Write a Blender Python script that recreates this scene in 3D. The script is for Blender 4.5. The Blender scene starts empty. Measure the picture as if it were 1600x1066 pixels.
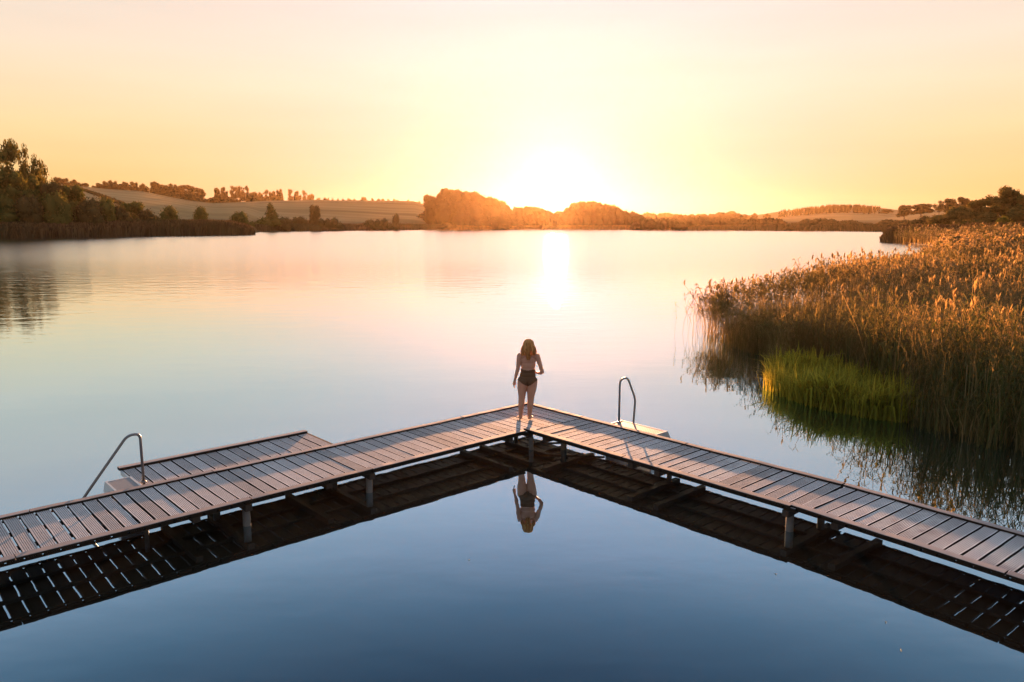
import bpy, math, random
import numpy as np
from mathutils import Vector, Matrix, noise

SC = bpy.context.scene
COL = SC.collection
R = math.radians
random.seed(7)
rng = np.random.default_rng(11)

# ------------------------------------------------------------------ camera
F, YH, CZ = 1180.0, 349.0, 4.4
PITCH = math.atan((533 - YH) / F)
cam = bpy.data.cameras.new('camera')
cam.sensor_width = 36.0
cam.lens = 36.0 * F / 1600.0
cam.clip_start = 0.05
cam.clip_end = 12000
camo = bpy.data.objects.new('camera', cam)
COL.objects.link(camo)
camo.location = (0, 0, CZ)
camo.rotation_euler = (R(90) - PITCH, 0, 0)
SC.camera = camo

# ------------------------------------------------------------------ light
EXPO = 3.0
SUN_EL, SUN_AZ = R(2.35), R(3.3)          # azimuth to the right of straight ahead
SUN_DIR = Vector((math.sin(SUN_AZ) * math.cos(SUN_EL), math.cos(SUN_AZ) * math.cos(SUN_EL), math.sin(SUN_EL)))
sun = bpy.data.lights.new('sun', 'SUN')
sun.energy = 3.8
sun.angle = R(0.5)
sun.color = (1.0, 0.47, 0.22)
suno = bpy.data.objects.new('sun', sun)
COL.objects.link(suno)
suno.rotation_euler = (-SUN_DIR).to_track_quat('-Z', 'Y').to_euler()
suno.location = (30, 500, 60)

w = bpy.data.worlds.new('World')
SC.world = w
w.use_nodes = True
nt = w.node_tree
nt.nodes.clear()


def N(tree, typ, **kw):
    n = tree.nodes.new(typ)
    for k, v in kw.items():
        if k.startswith('i_'):
            key = k[2:]
            key = int(key) if key.isdigit() else key
            n.inputs[key].default_value = v
        else:
            setattr(n, k, v)
    return n


def ramp(node, stops, interp='LINEAR'):
    cr = node.color_ramp
    cr.interpolation = interp
    while len(cr.elements) > 1:
        cr.elements.remove(cr.elements[-1])
    cr.elements[0].position = stops[0][0]
    cr.elements[0].color = (*stops[0][1], 1)
    for p, c in stops[1:]:
        e = cr.elements.new(p)
        e.color = (*c, 1)


def math_n(tree, op, a=None, b=None, c=None, clamp=False):
    m = tree.nodes.new('ShaderNodeMath')
    m.operation = op
    m.use_clamp = clamp
    for i, v in enumerate((a, b, c)):
        if v is None:
            continue
        if isinstance(v, (int, float)):
            m.inputs[i].default_value = v
        else:
            tree.links.new(v, m.inputs[i])
    return m.outputs[0]


tc = N(nt, 'ShaderNodeTexCoord')
sep = N(nt, 'ShaderNodeSeparateXYZ')
nt.links.new(tc.outputs['Generated'], sep.inputs[0])
el = math_n(nt, 'MULTIPLY', math_n(nt, 'ARCSINE', sep.outputs['Z']), 1.0 / (math.pi / 2), clamp=True)
rp = N(nt, 'ShaderNodeValToRGB')
ramp(rp, [(0.0, (0.97, 0.55, 0.17)), (3 / 90, (0.97, 0.62, 0.25)), (6 / 90, (0.96, 0.70, 0.36)), (9 / 90, (0.95, 0.755, 0.50)), (11.5 / 90, (0.93, 0.765, 0.60)),
          (15 / 90, (0.86, 0.74, 0.64)), (18 / 90, (0.72, 0.70, 0.70)), (21 / 90, (0.55, 0.65, 0.76)), (24 / 90, (0.38, 0.50, 0.66)), (28 / 90, (0.19, 0.32, 0.47)),
          (33 / 90, (0.11, 0.19, 0.31)), (42 / 90, (0.22, 0.33, 0.50)), (60 / 90, (0.72, 0.82, 1.04)), (1.0, (0.75, 0.88, 1.12))])  # bright overhead stops added as fill for the deck, beyond a real dusk sky
nt.links.new(el, rp.inputs[0])
# glow of the sun spreading through the air around it
dot = N(nt, 'ShaderNodeVectorMath', operation='DOT_PRODUCT')
nt.links.new(tc.outputs['Generated'], dot.inputs[0])
dot.inputs[1].default_value = SUN_DIR
ang = math_n(nt, 'ARCCOSINE', math_n(nt, 'MINIMUM', dot.outputs['Value'], 0.999999))


def gauss(sig, amp):
    q = math_n(nt, 'DIVIDE', ang, R(sig))
    return math_n(nt, 'MULTIPLY', math_n(nt, 'EXPONENT', math_n(nt, 'MULTIPLY', math_n(nt, 'MULTIPLY', q, q), -1.0)), amp)


def tint(fac, col):
    m = N(nt, 'ShaderNodeVectorMath', operation='SCALE')
    m.inputs[0].default_value = col
    nt.links.new(fac, m.inputs['Scale'])
    return m.outputs[0]


def vadd(a, b):
    m = N(nt, 'ShaderNodeVectorMath', operation='ADD')
    nt.links.new(a, m.inputs[0])
    nt.links.new(b, m.inputs[1])
    return m.outputs[0]


away = math_n(nt, 'MULTIPLY_ADD', dot.outputs['Value'], 0.22, 0.82)      # a little darker away from the sun
sc_ = N(nt, 'ShaderNodeVectorMath', operation='SCALE')
nt.links.new(rp.outputs[0], sc_.inputs[0])
nt.links.new(away, sc_.inputs['Scale'])
lowf = math_n(nt, 'MULTIPLY_ADD', el, -90.0 / 11.0, 1.0, clamp=True)
tot = vadd(sc_.outputs[0], tint(gauss(17, 1.0), (-0.06, -0.02, 0.20)))
tot = vadd(tot, tint(math_n(nt, 'MULTIPLY', gauss(20, 1.0), lowf), (-0.25, -0.36, 0.20)))
tot = vadd(tot, tint(gauss(4.5, 1.0), (0.06, 0.16, 0.26)))
tot = vadd(tot, tint(gauss(1.5, 1.0), (1.8, 1.6, 1.2)))
scl = N(nt, 'ShaderNodeVectorMath', operation='SCALE')
nt.links.new(tot, scl.inputs[0])
cm = N(nt, 'ShaderNodeMapping')
cm.inputs['Scale'].default_value = (1.6, 1.6, 14.0)
nt.links.new(tc.outputs['Generated'], cm.inputs['Vector'])
cn = N(nt, 'ShaderNodeTexNoise', i_Scale=2.2, i_Detail=5.0, i_Roughness=0.55)
nt.links.new(cm.outputs[0], cn.inputs['Vector'])
nt.links.new(math_n(nt, 'MULTIPLY', math_n(nt, 'MULTIPLY_ADD', cn.outputs['Fac'], 0.15, 0.925), 1.0 / (2 ** EXPO)), scl.inputs['Scale'])
sky = N(nt, 'ShaderNodeTexSky')
sky.sky_type = 'NISHITA'
sky.sun_disc = False
sky.sun_elevation = SUN_EL
sky.sun_rotation = SUN_AZ
sky.dust_density = 2.0
b1 = N(nt, 'ShaderNodeBackground')
nt.links.new(sky.outputs[0], b1.inputs[0])
b1.inputs[1].default_value = 0.012 / (2 ** EXPO)
b2 = N(nt, 'ShaderNodeBackground')
nt.links.new(scl.outputs[0], b2.inputs[0])
b2.inputs[1].default_value = 1.0
ad = N(nt, 'ShaderNodeAddShader')
nt.links.new(b1.outputs[0], ad.inputs[0])
nt.links.new(b2.outputs[0], ad.inputs[1])
wo = N(nt, 'ShaderNodeOutputWorld')
nt.links.new(ad.outputs[0], wo.inputs['Surface'])

SC.view_settings.view_transform = 'Standard'
SC.view_settings.look = 'None'
SC.view_settings.exposure = EXPO
SC.view_settings.gamma = 1.0
SC.view_settings.use_curve_mapping = False
SC.cycles.max_bounces = 8
SC.cycles.transparent_max_bounces = 8
SC.cycles.volume_bounces = 0
SC.cycles.sample_clamp_indirect = 3.0

# ------------------------------------------------------------------ helpers
_s, _c = math.sin(PITCH), math.cos(PITCH)


def W(px, py, z=0.0):
    """point of the horizontal plane z that the photograph shows at px, py"""
    dx, dy = px - 800, py - 533
    fw, dn = F * _c - dy * _s, F * _s + dy * _c
    t = (CZ - z) / dn
    return Vector((dx * t, fw * t, z))


def tag(o, label=None, cat=None, group=None, kind=None):
    if label: o['label'] = label
    if cat: o['category'] = cat
    if group: o['group'] = group
    if kind: o['kind'] = kind
    return o


def empty(name, loc=(0, 0, 0), rz=0.0):
    o = bpy.data.objects.new(name, None)
    o.empty_display_size = 0.3
    o.location = loc
    o.rotation_euler = (0, 0, rz)
    COL.objects.link(o)
    return o


def mesh_obj(name, me, parent=None, mats=()):
    o = bpy.data.objects.new(name, me)
    for m in mats:
        me.materials.append(m)
    COL.objects.link(o)
    if parent is not None:
        o.parent = parent
    return o


class MB:
    """collects faces for ONE mesh"""

    def __init__(self):
        self.v, self.f, self.c, self.smooth = [], [], [], []

    def add(self, vs, fs, col=0.5, smooth=False):
        b = len(self.v)
        self.v += [tuple(x) for x in vs]
        for f in fs:
            self.f.append([b + i for i in f])
            self.c.append(col)
            self.smooth.append(smooth)

    def prism(self, P, col=0.5):
        """8 corners: bottom 4 then top 4"""
        self.add(P, [(0, 3, 2, 1), (4, 5, 6, 7), (0, 1, 5, 4), (1, 2, 6, 5), (2, 3, 7, 6), (3, 0, 4, 7)], col)

    def box(self, o, ux, uy, x0, x1, y0, y1, z0, z1, col=0.5, bev=0.0):
        """box in the frame o + x*ux + y*uy (+z)"""
        o, ux, uy = Vector(o), Vector(ux), Vector(uy)
        if bev <= 0:
            P = []
            for z in (z0, z1):
                for x, y in ((x0, y0), (x1, y0), (x1, y1), (x0, y1)):
                    p = o + ux * x + uy * y
                    P.append((p.x, p.y, z))
            self.prism(P, col)
            return
        P = []
        for z, k in ((z0, 0), (z1 - bev, 0), (z1, bev)):
            for x, y in ((x0 + k, y0 + k), (x1 - k, y0 + k), (x1 - k, y1 - k), (x0 + k, y1 - k)):
                p = o + ux * x + uy * y
                P.append((p.x, p.y, z))
        fs = [(0, 3, 2, 1), (8, 9, 10, 11)]
        for a in (0, 4):
            for i in range(4):
                j = (i + 1) % 4
                fs.append((a + i, a + j, a + j + 4, a + i + 4))
        self.add(P, fs, col)

    def tube(self, pts, rad, n=10, col=0.5, caps=True):
        pts = [Vector(p) for p in pts]
        rads = rad if isinstance(rad, (list, tuple)) else [rad] * len(pts)
        vs, fs = [], []
        prev = None
        for i, p in enumerate(pts):
            d = (pts[min(i + 1, len(pts) - 1)] - pts[max(i - 1, 0)]).normalized()
            a = Vector((0, 0, 1)) if abs(d.z) < 0.9 else Vector((1, 0, 0))
            if prev is not None:
                a = prev
            x = (a - d * a.dot(d)).normalized()
            prev = x
            y = d.cross(x)
            for k in range(n):
                t = 2 * math.pi * k / n
                vs.append(p + (x * math.cos(t) + y * math.sin(t)) * rads[i])
        for i in range(len(pts) - 1):
            for k in range(n):
                a, b = i * n + k, i * n + (k + 1) % n
                fs.append((a, b, b + n, a + n))
        if caps:
            fs.append(tuple(range(n))[::-1])
            fs.append(tuple((len(pts) - 1) * n + k for k in range(n)))
        self.add(vs, fs, col, True)

    def build(self, name, mat, parent=None):
        me = bpy.data.meshes.new(name)
        me.from_pydata(self.v, [], self.f)
        me.polygons.foreach_set('use_smooth', self.smooth)
        at = me.attributes.new('tone', 'FLOAT', 'FACE')
        at.data.foreach_set('value', np.array(self.c, np.float32))
        me.update()
        return mesh_obj(name, me, parent, [mat])


def np_mesh(name, verts, quads, tone=None, tris=False):
    me = bpy.data.meshes.new(name)
    k = 3 if tris else 4
    nv, nf = len(verts), len(quads)
    me.vertices.add(nv)
    me.vertices.foreach_set('co', np.ascontiguousarray(verts, np.float32).ravel())
    me.loops.add(nf * k)
    me.loops.foreach_set('vertex_index', np.ascontiguousarray(quads, np.int32).ravel())
    me.polygons.add(nf)
    me.polygons.foreach_set('loop_start', np.arange(nf, dtype=np.int32) * k)
    me.update(calc_edges=True)
    if tone is not None:
        at = me.attributes.new('tone', 'FLOAT', 'FACE')
        at.data.foreach_set('value', np.ascontiguousarray(tone, np.float32))
    return me


# ------------------------------------------------------------------ materials
def new_mat(name):
    m = bpy.data.materials.new(name)
    m.use_nodes = True
    m.node_tree.nodes.clear()
    return m, m.node_tree


def out(t, sh):
    o = N(t, 'ShaderNodeOutputMaterial')
    t.links.new(sh, o.inputs['Surface'])
    return o


def mixc(t, fac, a, b, blend='MIX'):
    m = N(t, 'ShaderNodeMix', data_type='RGBA', blend_type=blend)
    for s, v in ((m.inputs[0], fac), (m.inputs[6], a), (m.inputs[7], b)):
        if isinstance(v, (int, float)):
            s.default_value = v
        elif isinstance(v, tuple):
            s.default_value = (*v, 1)
        else:
            t.links.new(v, s)
    return m.outputs[2]


def leaf_mat(name, c1, c2, c3, trans=0.35, rough=0.6, patch=0.0, pcol=(0.2, 0.1, 0.05)):
    """tone attribute picks the colour of each leaf; patch = scale of a slow colour change over the ground"""
    m, t = new_mat(name)
    a = N(t, 'ShaderNodeAttribute', attribute_name='tone')
    r = N(t, 'ShaderNodeValToRGB')
    ramp(r, [(0.0, c1), (0.5, c2), (1.0, c3)])
    t.links.new(a.outputs['Fac'], r.inputs[0])
    col = r.outputs[0]
    if patch > 0:
        g = N(t, 'ShaderNodeNewGeometry')
        no = N(t, 'ShaderNodeTexNoise', i_Scale=patch, i_Detail=3.0)
        t.links.new(g.outputs['Position'], no.inputs['Vector'])
        rr = N(t, 'ShaderNodeValToRGB')
        ramp(rr, [(0.42, (0, 0, 0)), (0.6, (1, 1, 1))])
        t.links.new(no.outputs['Fac'], rr.inputs[0])
        col = mixc(t, math_n(t, 'MULTIPLY', rr.outputs[0], 0.8), col, pcol)
    d = N(t, 'ShaderNodeBsdfDiffuse')
    t.links.new(col, d.inputs[0])
    tr = N(t, 'ShaderNodeBsdfTranslucent')
    t.links.new(mixc(t, 1.0, col, (1.3, 1.05, 0.6), 'MULTIPLY'), tr.inputs[0])
    mx = N(t, 'ShaderNodeMixShader')
    mx.inputs[0].default_value = trans
    t.links.new(d.outputs[0], mx.inputs[1])
    t.links.new(tr.outputs[0], mx.inputs[2])
    out(t, mx.outputs[0])
    return m


def simple_mat(name, col, rough=0.6, metal=0.0, nscale=0, namp=0.2, bump=0.0):
    m, t = new_mat(name)
    p = N(t, 'ShaderNodeBsdfPrincipled')
    p.inputs['Roughness'].default_value = rough
    p.inputs['Metallic'].default_value = metal
    if nscale:
        tcn = N(t, 'ShaderNodeTexCoord')
        no = N(t, 'ShaderNodeTexNoise', i_Scale=nscale, i_Detail=5.0)
        t.links.new(tcn.outputs['Object'], no.inputs['Vector'])
        c = mixc(t, no.outputs['Fac'], tuple(x * (1 - namp) for x in col), tuple(min(1, x * (1 + namp)) for x in col))
        t.links.new(c, p.inputs['Base Color'])
        if bump:
            bn = N(t, 'ShaderNodeBump', i_Strength=bump, i_Distance=0.02)
            t.links.new(no.outputs['Fac'], bn.inputs['Height'])
            t.links.new(bn.outputs[0], p.inputs['Normal'])
    else:
        p.inputs['Base Color'].default_value = (*col, 1)
    out(t, p.outputs[0])
    return m


def wood_mat(name, c_dark, c_light, stain=0.0, rough=0.75, side=0.5):
    m, t = new_mat(name)
    g = N(t, 'ShaderNodeNewGeometry')
    a = N(t, 'ShaderNodeAttribute', attribute_name='tone')
    n1 = N(t, 'ShaderNodeTexNoise', i_Scale=7.0, i_Detail=6.0, i_Roughness=0.65)
    t.links.new(g.outputs['Position'], n1.inputs['Vector'])
    f = math_n(t, 'ADD', math_n(t, 'MULTIPLY', n1.outputs['Fac'], 0.7), math_n(t, 'MULTIPLY_ADD', a.outputs['Fac'], 0.85, -0.28), clamp=True)
    col = mixc(t, f, c_dark, c_light)
    n3 = N(t, 'ShaderNodeTexNoise', i_Scale=55.0, i_Detail=3.0)
    t.links.new(g.outputs['Position'], n3.inputs['Vector'])
    col = mixc(t, math_n(t, 'MULTIPLY', n3.outputs['Fac'], 0.35), col, (0.10, 0.085, 0.075))
    if stain:
        n2 = N(t, 'ShaderNodeTexNoise', i_Scale=1.1, i_Detail=7.0, i_Roughness=0.72)
        t.links.new(g.outputs['Position'], n2.inputs['Vector'])
        rr = N(t, 'ShaderNodeValToRGB')
        ramp(rr, [(0.50, (0, 0, 0)), (0.60, (1, 1, 1))])
        t.links.new(n2.outputs['Fac'], rr.inputs[0])
        col = mixc(t, math_n(t, 'MULTIPLY', rr.outputs[0], stain), col, (0.80, 0.77, 0.72))
    # shade of undersides and gaps put into the colour: near-black below the weathered tops
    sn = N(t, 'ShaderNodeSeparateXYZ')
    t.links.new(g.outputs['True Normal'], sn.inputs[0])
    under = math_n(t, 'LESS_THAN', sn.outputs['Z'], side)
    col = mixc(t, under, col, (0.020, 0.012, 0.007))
    p = N(t, 'ShaderNodeBsdfPrincipled')
    p.inputs['Roughness'].default_value = rough
    p.inputs['Specular IOR Level'].default_value = 0.2
    t.links.new(col, p.inputs['Base Color'])
    bn = N(t, 'ShaderNodeBump', i_Strength=0.35, i_Distance=0.006)
    t.links.new(n1.outputs['Fac'], bn.inputs['Height'])
    t.links.new(bn.outputs[0], p.inputs['Normal'])
    out(t, p.outputs[0])
    return m


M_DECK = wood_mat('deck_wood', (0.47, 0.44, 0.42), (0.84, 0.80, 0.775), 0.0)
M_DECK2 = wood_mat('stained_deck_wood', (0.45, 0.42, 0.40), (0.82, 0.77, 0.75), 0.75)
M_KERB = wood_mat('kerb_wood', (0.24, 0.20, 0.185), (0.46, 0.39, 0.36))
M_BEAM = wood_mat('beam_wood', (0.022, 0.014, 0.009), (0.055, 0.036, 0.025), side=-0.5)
M_PILE = simple_mat('pile_wood', (0.12, 0.11, 0.10), 0.7, 0, 9, 0.4, 0.4)
M_STEEL = simple_mat('steel_tube', (0.20, 0.20, 0.21), 0.38, 0.7, 40, 0.15)
M_ALU = simple_mat('aluminium', (0.55, 0.55, 0.55), 0.42, 0.75, 30, 0.12)
M_BARK = simple_mat('bark', (0.09, 0.06, 0.04), 0.9, 0, 6, 0.4, 0.5)
M_WALL = simple_mat('painted_wall', (0.75, 0.72, 0.68), 0.8)
M_ROOF = simple_mat('pale_roof', (0.62, 0.60, 0.58), 0.6)

# ------------------------------------------------------------------ water
mw, t = new_mat('lake_water')
g = N(t, 'ShaderNodeNewGeometry')
sp = N(t, 'ShaderNodeSeparateXYZ')
t.links.new(g.outputs['Position'], sp.inputs[0])
farf = N(t, 'ShaderNodeMapRange', interpolation_type='SMOOTHSTEP')
farf.inputs[1].default_value = 14.0
farf.inputs[2].default_value = 75.0
t.links.new(sp.outputs['Y'], farf.inputs[0])
mp = N(t, 'ShaderNodeMapping')
mp.inputs['Scale'].default_value = (0.55, 1.0, 1.0)
t.links.new(g.outputs['Position'], mp.inputs['Vector'])
nA = N(t, 'ShaderNodeTexNoise', i_Scale=0.9, i_Detail=3.0, i_Roughness=0.5)
t.links.new(mp.outputs[0], nA.inputs['Vector'])
nB = N(t, 'ShaderNodeTexNoise', i_Scale=4.5, i_Detail=2.0, i_Roughness=0.5)
t.links.new(mp.outputs[0], nB.inputs['Vector'])
nP = N(t, 'ShaderNodeTexNoise', i_Scale=0.035, i_Detail=3.0)         # wind patches
t.links.new(mp.outputs[0], nP.inputs['Vector'])
hgt = math_n(t, 'ADD', math_n(t, 'MULTIPLY', nA.outputs['Fac'], 0.6), math_n(t, 'MULTIPLY', nB.outputs['Fac'], 0.10))
amp = math_n(t, 'MULTIPLY_ADD', farf.outputs[0], 0.075, 0.0065)
amp = math_n(t, 'MULTIPLY', amp, math_n(t, 'MULTIPLY_ADD', nP.outputs['Fac'], 1.2, 0.4))
bmp = N(t, 'ShaderNodeBump', i_Strength=1.0)
t.links.new(math_n(t, 'MULTIPLY', hgt, amp), bmp.inputs['Height'])
bmp.inputs['Distance'].default_value = 1.0
rough_far = N(t, 'ShaderNodeValToRGB')          # calm by the jetty, ruffled further out
ramp(rough_far, [(0.0, (.012,) * 3), (25 / 600, (.02,) * 3), (58 / 600, (.13,) * 3), (95 / 600, (.25,) * 3), (160 / 600, (.262,) * 3), (1.0, (.265,) * 3)], 'B_SPLINE')
t.links.new(math_n(t, 'DIVIDE', sp.outputs['Y'], 600.0, clamp=True), rough_far.inputs[0])
gl = N(t, 'ShaderNodeBsdfGlossy')
gl.distribution = 'BECKMANN'
t.links.new(rough_far.outputs[0], gl.inputs['Roughness'])
t.links.new(bmp.outputs[0], gl.inputs['Normal'])
gl.inputs[0].default_value = (1, 1, 1, 1)
lw = N(t, 'ShaderNodeLayerWeight', i_Blend=0.5)
t.links.new(bmp.outputs[0], lw.inputs['Normal'])
rf = N(t, 'ShaderNodeValToRGB')
ramp(rf, [(0.0, (0.02, 0.03, 0.04)), (0.30, (0.06, 0.09, 0.12)), (0.463, (0.175, 0.275, 0.32)), (0.593, (0.40, 0.52, 0.58)), (0.708, (0.43, 0.57, 0.69)),
          (0.79, (0.45, 0.645, 0.80)), (0.87, (0.62, 0.82, 1.0)), (0.93, (0.85, 0.91, 1.0)), (1.0, (1, 1, 1))])
t.links.new(lw.outputs['Facing'], rf.inputs[0])
t.links.new(rf.outputs[0], gl.inputs[0])
df = N(t, 'ShaderNodeBsdfDiffuse')
df.inputs[0].default_value = (0.007, 0.005, 0.003, 1)
mx = N(t, 'ShaderNodeAddShader')
t.links.new(df.outputs[0], mx.inputs[0])
t.links.new(gl.outputs[0], mx.inputs[1])
out(t, mx.outputs[0])
# the lake: one sheet, reaching under the banks
me = bpy.data.meshes.new('water')
me.from_pydata([(-2500, -300, 0), (2500, -300, 0), (2500, 2600, 0), (-2500, 2600, 0)], [], [(0, 1, 2, 3)])
water = mesh_obj('water', me, None, [mw])
tag(water, kind='structure')

# ------------------------------------------------------------------ terrain
# all as functions of azimuth (given as the photo column px) and forward distance Y
K = 0.988 / F


def lerp_tab(tab, x):
    xs = [a for a, _ in tab]
    ys = [b for _, b in tab]
    return float(np.interp(x, xs, ys))


SHORE = [(-900, 60), (-400, 130), (-100, 205), (0, 228), (200, 262), (390, 294), (402, 400), (460, 436), (700, 530), (866, 575),
         (1100, 482), (1300, 440), (1405, 400), (1425, 240), (1470, 200), (1600, 190), (1900, 150), (2400, 90)]
CREST = [(-900, 60), (-300, 60), (0, 50), (110, 44.0), (150, 41), (225, 37), (300, 27.5), (337, 25), (425, 27.5), (500, 28.5), (650, 27), (690, 18),
         (760, 9), (900, 6), (1000, 6), (1200, 9), (1300, 9), (1420, 12), (1500, 18), (1600, 20), (2400, 30)]
CREST_Y = 800.0
BACK = [(-900, 60), (90, 59), (150, 56), (225, 52), (330, 43), (400, 40), (480, 34), (560, 33), (660, 30), (760, 14), (900, 10), (1000, 14), (1100, 16),
        (1180, 18), (1240, 27), (1300, 33), (1370, 31), (1420, 24), (1500, 30), (1600, 32), (2400, 40)]
BACK_Y = 1300.0


def smooth(a):
    a = max(0.0, min(1.0, a))
    return a * a * (3 - 2 * a)


def ground(px, Y):
    s0 = lerp_tab(SHORE, px)
    c = lerp_tab(CREST, px)
    b = lerp_tab(BACK, px)
    z = -0.6
    if Y > s0 - 6:
        if Y < CREST_Y:
            f = (Y - s0) / (CREST_Y - s0)
            z = -0.3 + 0.9 * smooth((Y - s0 + 4) / 10) + (c - 0.6) * (0.55 * smooth(f) + 0.45 * max(0, f) ** 1.3 if f > 0 else 0)
        elif Y < BACK_Y:
            f = (Y - CREST_Y) / (BACK_Y - CREST_Y)
            z = c + (b - c) * smooth(f) - 9 * math.sin(math.pi * f)
        else:
            z = b - 0.03 * (Y - BACK_Y)
        # banks: the left one rises quickly behind its reeds, the right one behind the marsh
        if px < 260:
            z += 4.0 * smooth((Y - s0 - 18) / 45) * smooth((260 - px) / 260) * (1 - smooth((Y - s0 - 60) / 200))
        if px > 1430:
            z += 2.2 * smooth((Y - s0 - 10) / 60) * smooth((px - 1430) / 110) * (1 - smooth((Y - s0 - 120) / 300))
    return z


cols = [-900 + i * 12 for i in range(276)]
rows = [40, 60, 80, 100, 125, 150, 170, 190, 200, 210, 222, 228, 234, 240, 247, 255, 262, 268, 275, 285, 290, 295, 300, 310, 325, 345, 370, 390, 400, 410,
        425, 436, 446, 460, 480, 500, 520, 535, 550, 570, 590, 620, 660, 700, 740, 780, 800, 830, 880, 940, 1000, 1080, 1160, 1240, 1300, 1400, 1700, 2400]
vs, fs = [], []
for Y in rows:
    for c_ in cols:
        z = ground(c_, Y)
        if Y > 300:
            z += 0.5 * noise.noise(Vector((c_ * 0.02, Y * 0.01, 0)))
        vs.append(((c_ - 800) * K * Y, Y, z))
nc = len(cols)
for j in range(len(rows) - 1):
    for i in range(nc - 1):
        a = j * nc + i
        q = (a, a + 1, a + nc + 1, a + nc)
        if max(vs[k][2] for k in q) > -0.55:
            fs.append(q)
me = bpy.data.meshes.new('hills')
me.from_pydata(vs, [], fs)
me.polygons.foreach_set('use_smooth', [True] * len(fs))
mh, t = new_mat('stubble_field')
g = N(t, 'ShaderNodeNewGeometry')
sp = N(t, 'ShaderNodeSeparateXYZ')
t.links.new(g.outputs['Position'], sp.inputs[0])
mp = N(t, 'ShaderNodeMapping')
mp.inputs['Scale'].default_value = (0.004, 0.05, 0.02)
mp.inputs['Rotation'].default_value = (0, 0, 0.25)
t.links.new(g.outputs['Position'], mp.inputs['Vector'])
n1 = N(t, 'ShaderNodeTexNoise', i_Scale=1.0, i_Detail=6.0, i_Roughness=0.6)
t.links.new(mp.outputs[0], n1.inputs['Vector'])
n2 = N(t, 'ShaderNodeTexNoise', i_Scale=0.012, i_Detail=4.0)
t.links.new(g.outputs['Position'], n2.inputs['Vector'])
rr = N(t, 'ShaderNodeValToRGB')
ramp(rr, [(0.3, (0.26, 0.16, 0.07)), (0.5, (0.42, 0.27, 0.12)), (0.68, (0.52, 0.35, 0.17))])
t.links.new(n1.outputs['Fac'], rr.inputs[0])
colr = mixc(t, math_n(t, 'MULTIPLY', n2.outputs['Fac'], 0.5), rr.outputs[0], (0.13, 0.12, 0.055))
low = N(t, 'ShaderNodeMapRange')
low.inputs[1].default_value = 2.0
low.inputs[2].default_value = 8.0
t.links.new(sp.outputs['Z'], low.inputs[0])
colr = mixc(t, low.outputs[0], (0.085, 0.07, 0.035), colr)
d = N(t, 'ShaderNodeBsdfDiffuse')
t.links.new(colr, d.inputs[0])
out(t, d.outputs[0])
hills = mesh_obj('hills', me, None, [mh])
tag(hills, kind='structure')

# marsh ground under the reed bed on the right
MARSH = [(8.0, 28.6), (18.3, 44), (31, 59), (46, 82), (58, 104), (63, 112), (68, 118), (73, 132), (80, 150), (86, 172), (91, 184), (120, 215), (420, 240),
         (300, 60), (80, 0), (30, 9.5), (18, 11.2), (12, 12.7), (9.3, 14.3), (8.8, 15.5), (8.4, 16.6), (7.3, 17.8), (7.0, 19.6), (7.6, 21.6), (8.4, 24.2), (7.9, 27)]
me = bpy.data.meshes.new('marsh_ground')
import bmesh
bm = bmesh.new()
GROUND = [(11.5, 30), (20, 43), (34, 58), (48, 80), (60, 102), (65, 111), (71, 118), (76, 132), (83, 150), (89, 172), (94, 184), (122, 215), (420, 240),
          (300, 60), (80, 0), (34, 10), (20, 13), (14, 15), (11.5, 17), (9.4, 18.2), (8.6, 19.6), (9.4, 21.6), (10.6, 24.5), (10.6, 27)]
vl = [bm.verts.new((x, y, 0.05)) for x, y in GROUND]
vb = [bm.verts.new((x, y, -0.5)) for x, y in GROUND]
bm.faces.new(vl)
for i in range(len(vl)):
    j = (i + 1) % len(vl)
    bm.faces.new((vl[i], vb[i], vb[j], vl[j]))
bmesh.ops.triangulate(bm, faces=bm.faces[:1])
bmesh.ops.recalc_face_normals(bm, faces=bm.faces)
bm.to_mesh(me)
bm.free()
M_MUD = simple_mat('marsh_mud', (0.03, 0.022, 0.014), 0.9, 0, 1.5, 0.5)
tag(mesh_obj('marsh_ground', me, None, [M_MUD]), kind='structure')
MP = np.array(MARSH)


def in_poly(x, y, poly=MP):
    inside = np.zeros(len(x), bool)
    n = len(poly)
    j = n - 1
    for i in range(n):
        xi, yi = poly[i]
        xj, yj = poly[j]
        c = ((yi > y) != (yj > y)) & (x < (xj - xi) * (y - yi) / (yj - yi + 1e-12) + xi)
        inside ^= c
        j = i
    return inside


def edge_dist(x, y, poly=MP):
    d = np.full(len(x), 1e9)
    n = len(poly)
    for i in range(n):
        a, b = poly[i], poly[(i + 1) % n]
        ab = b - a
        t_ = np.clip(((x - a[0]) * ab[0] + (y - a[1]) * ab[1]) / (ab @ ab), 0, 1)
        d = np.minimum(d, np.hypot(x - a[0] - t_ * ab[0], y - a[1] - t_ * ab[1]))
    return d


# ------------------------------------------------------------------ reeds
M_REED = leaf_mat('reed_leaf', (0.095, 0.115, 0.038), (0.19, 0.15, 0.068), (0.45, 0.32, 0.17), 0.45, patch=0.22, pcol=(0.11, 0.10, 0.045))
M_SEDGE = leaf_mat('sedge_leaf', (0.16, 0.14, 0.035), (0.30, 0.31, 0.045), (0.58, 0.49, 0.08), 0.5)
M_FARREED = leaf_mat('far_reed', (0.085, 0.055, 0.027), (0.15, 0.092, 0.045), (0.23, 0.14, 0.065), 0.06, patch=0.03, pcol=(0.07, 0.07, 0.03))


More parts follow.
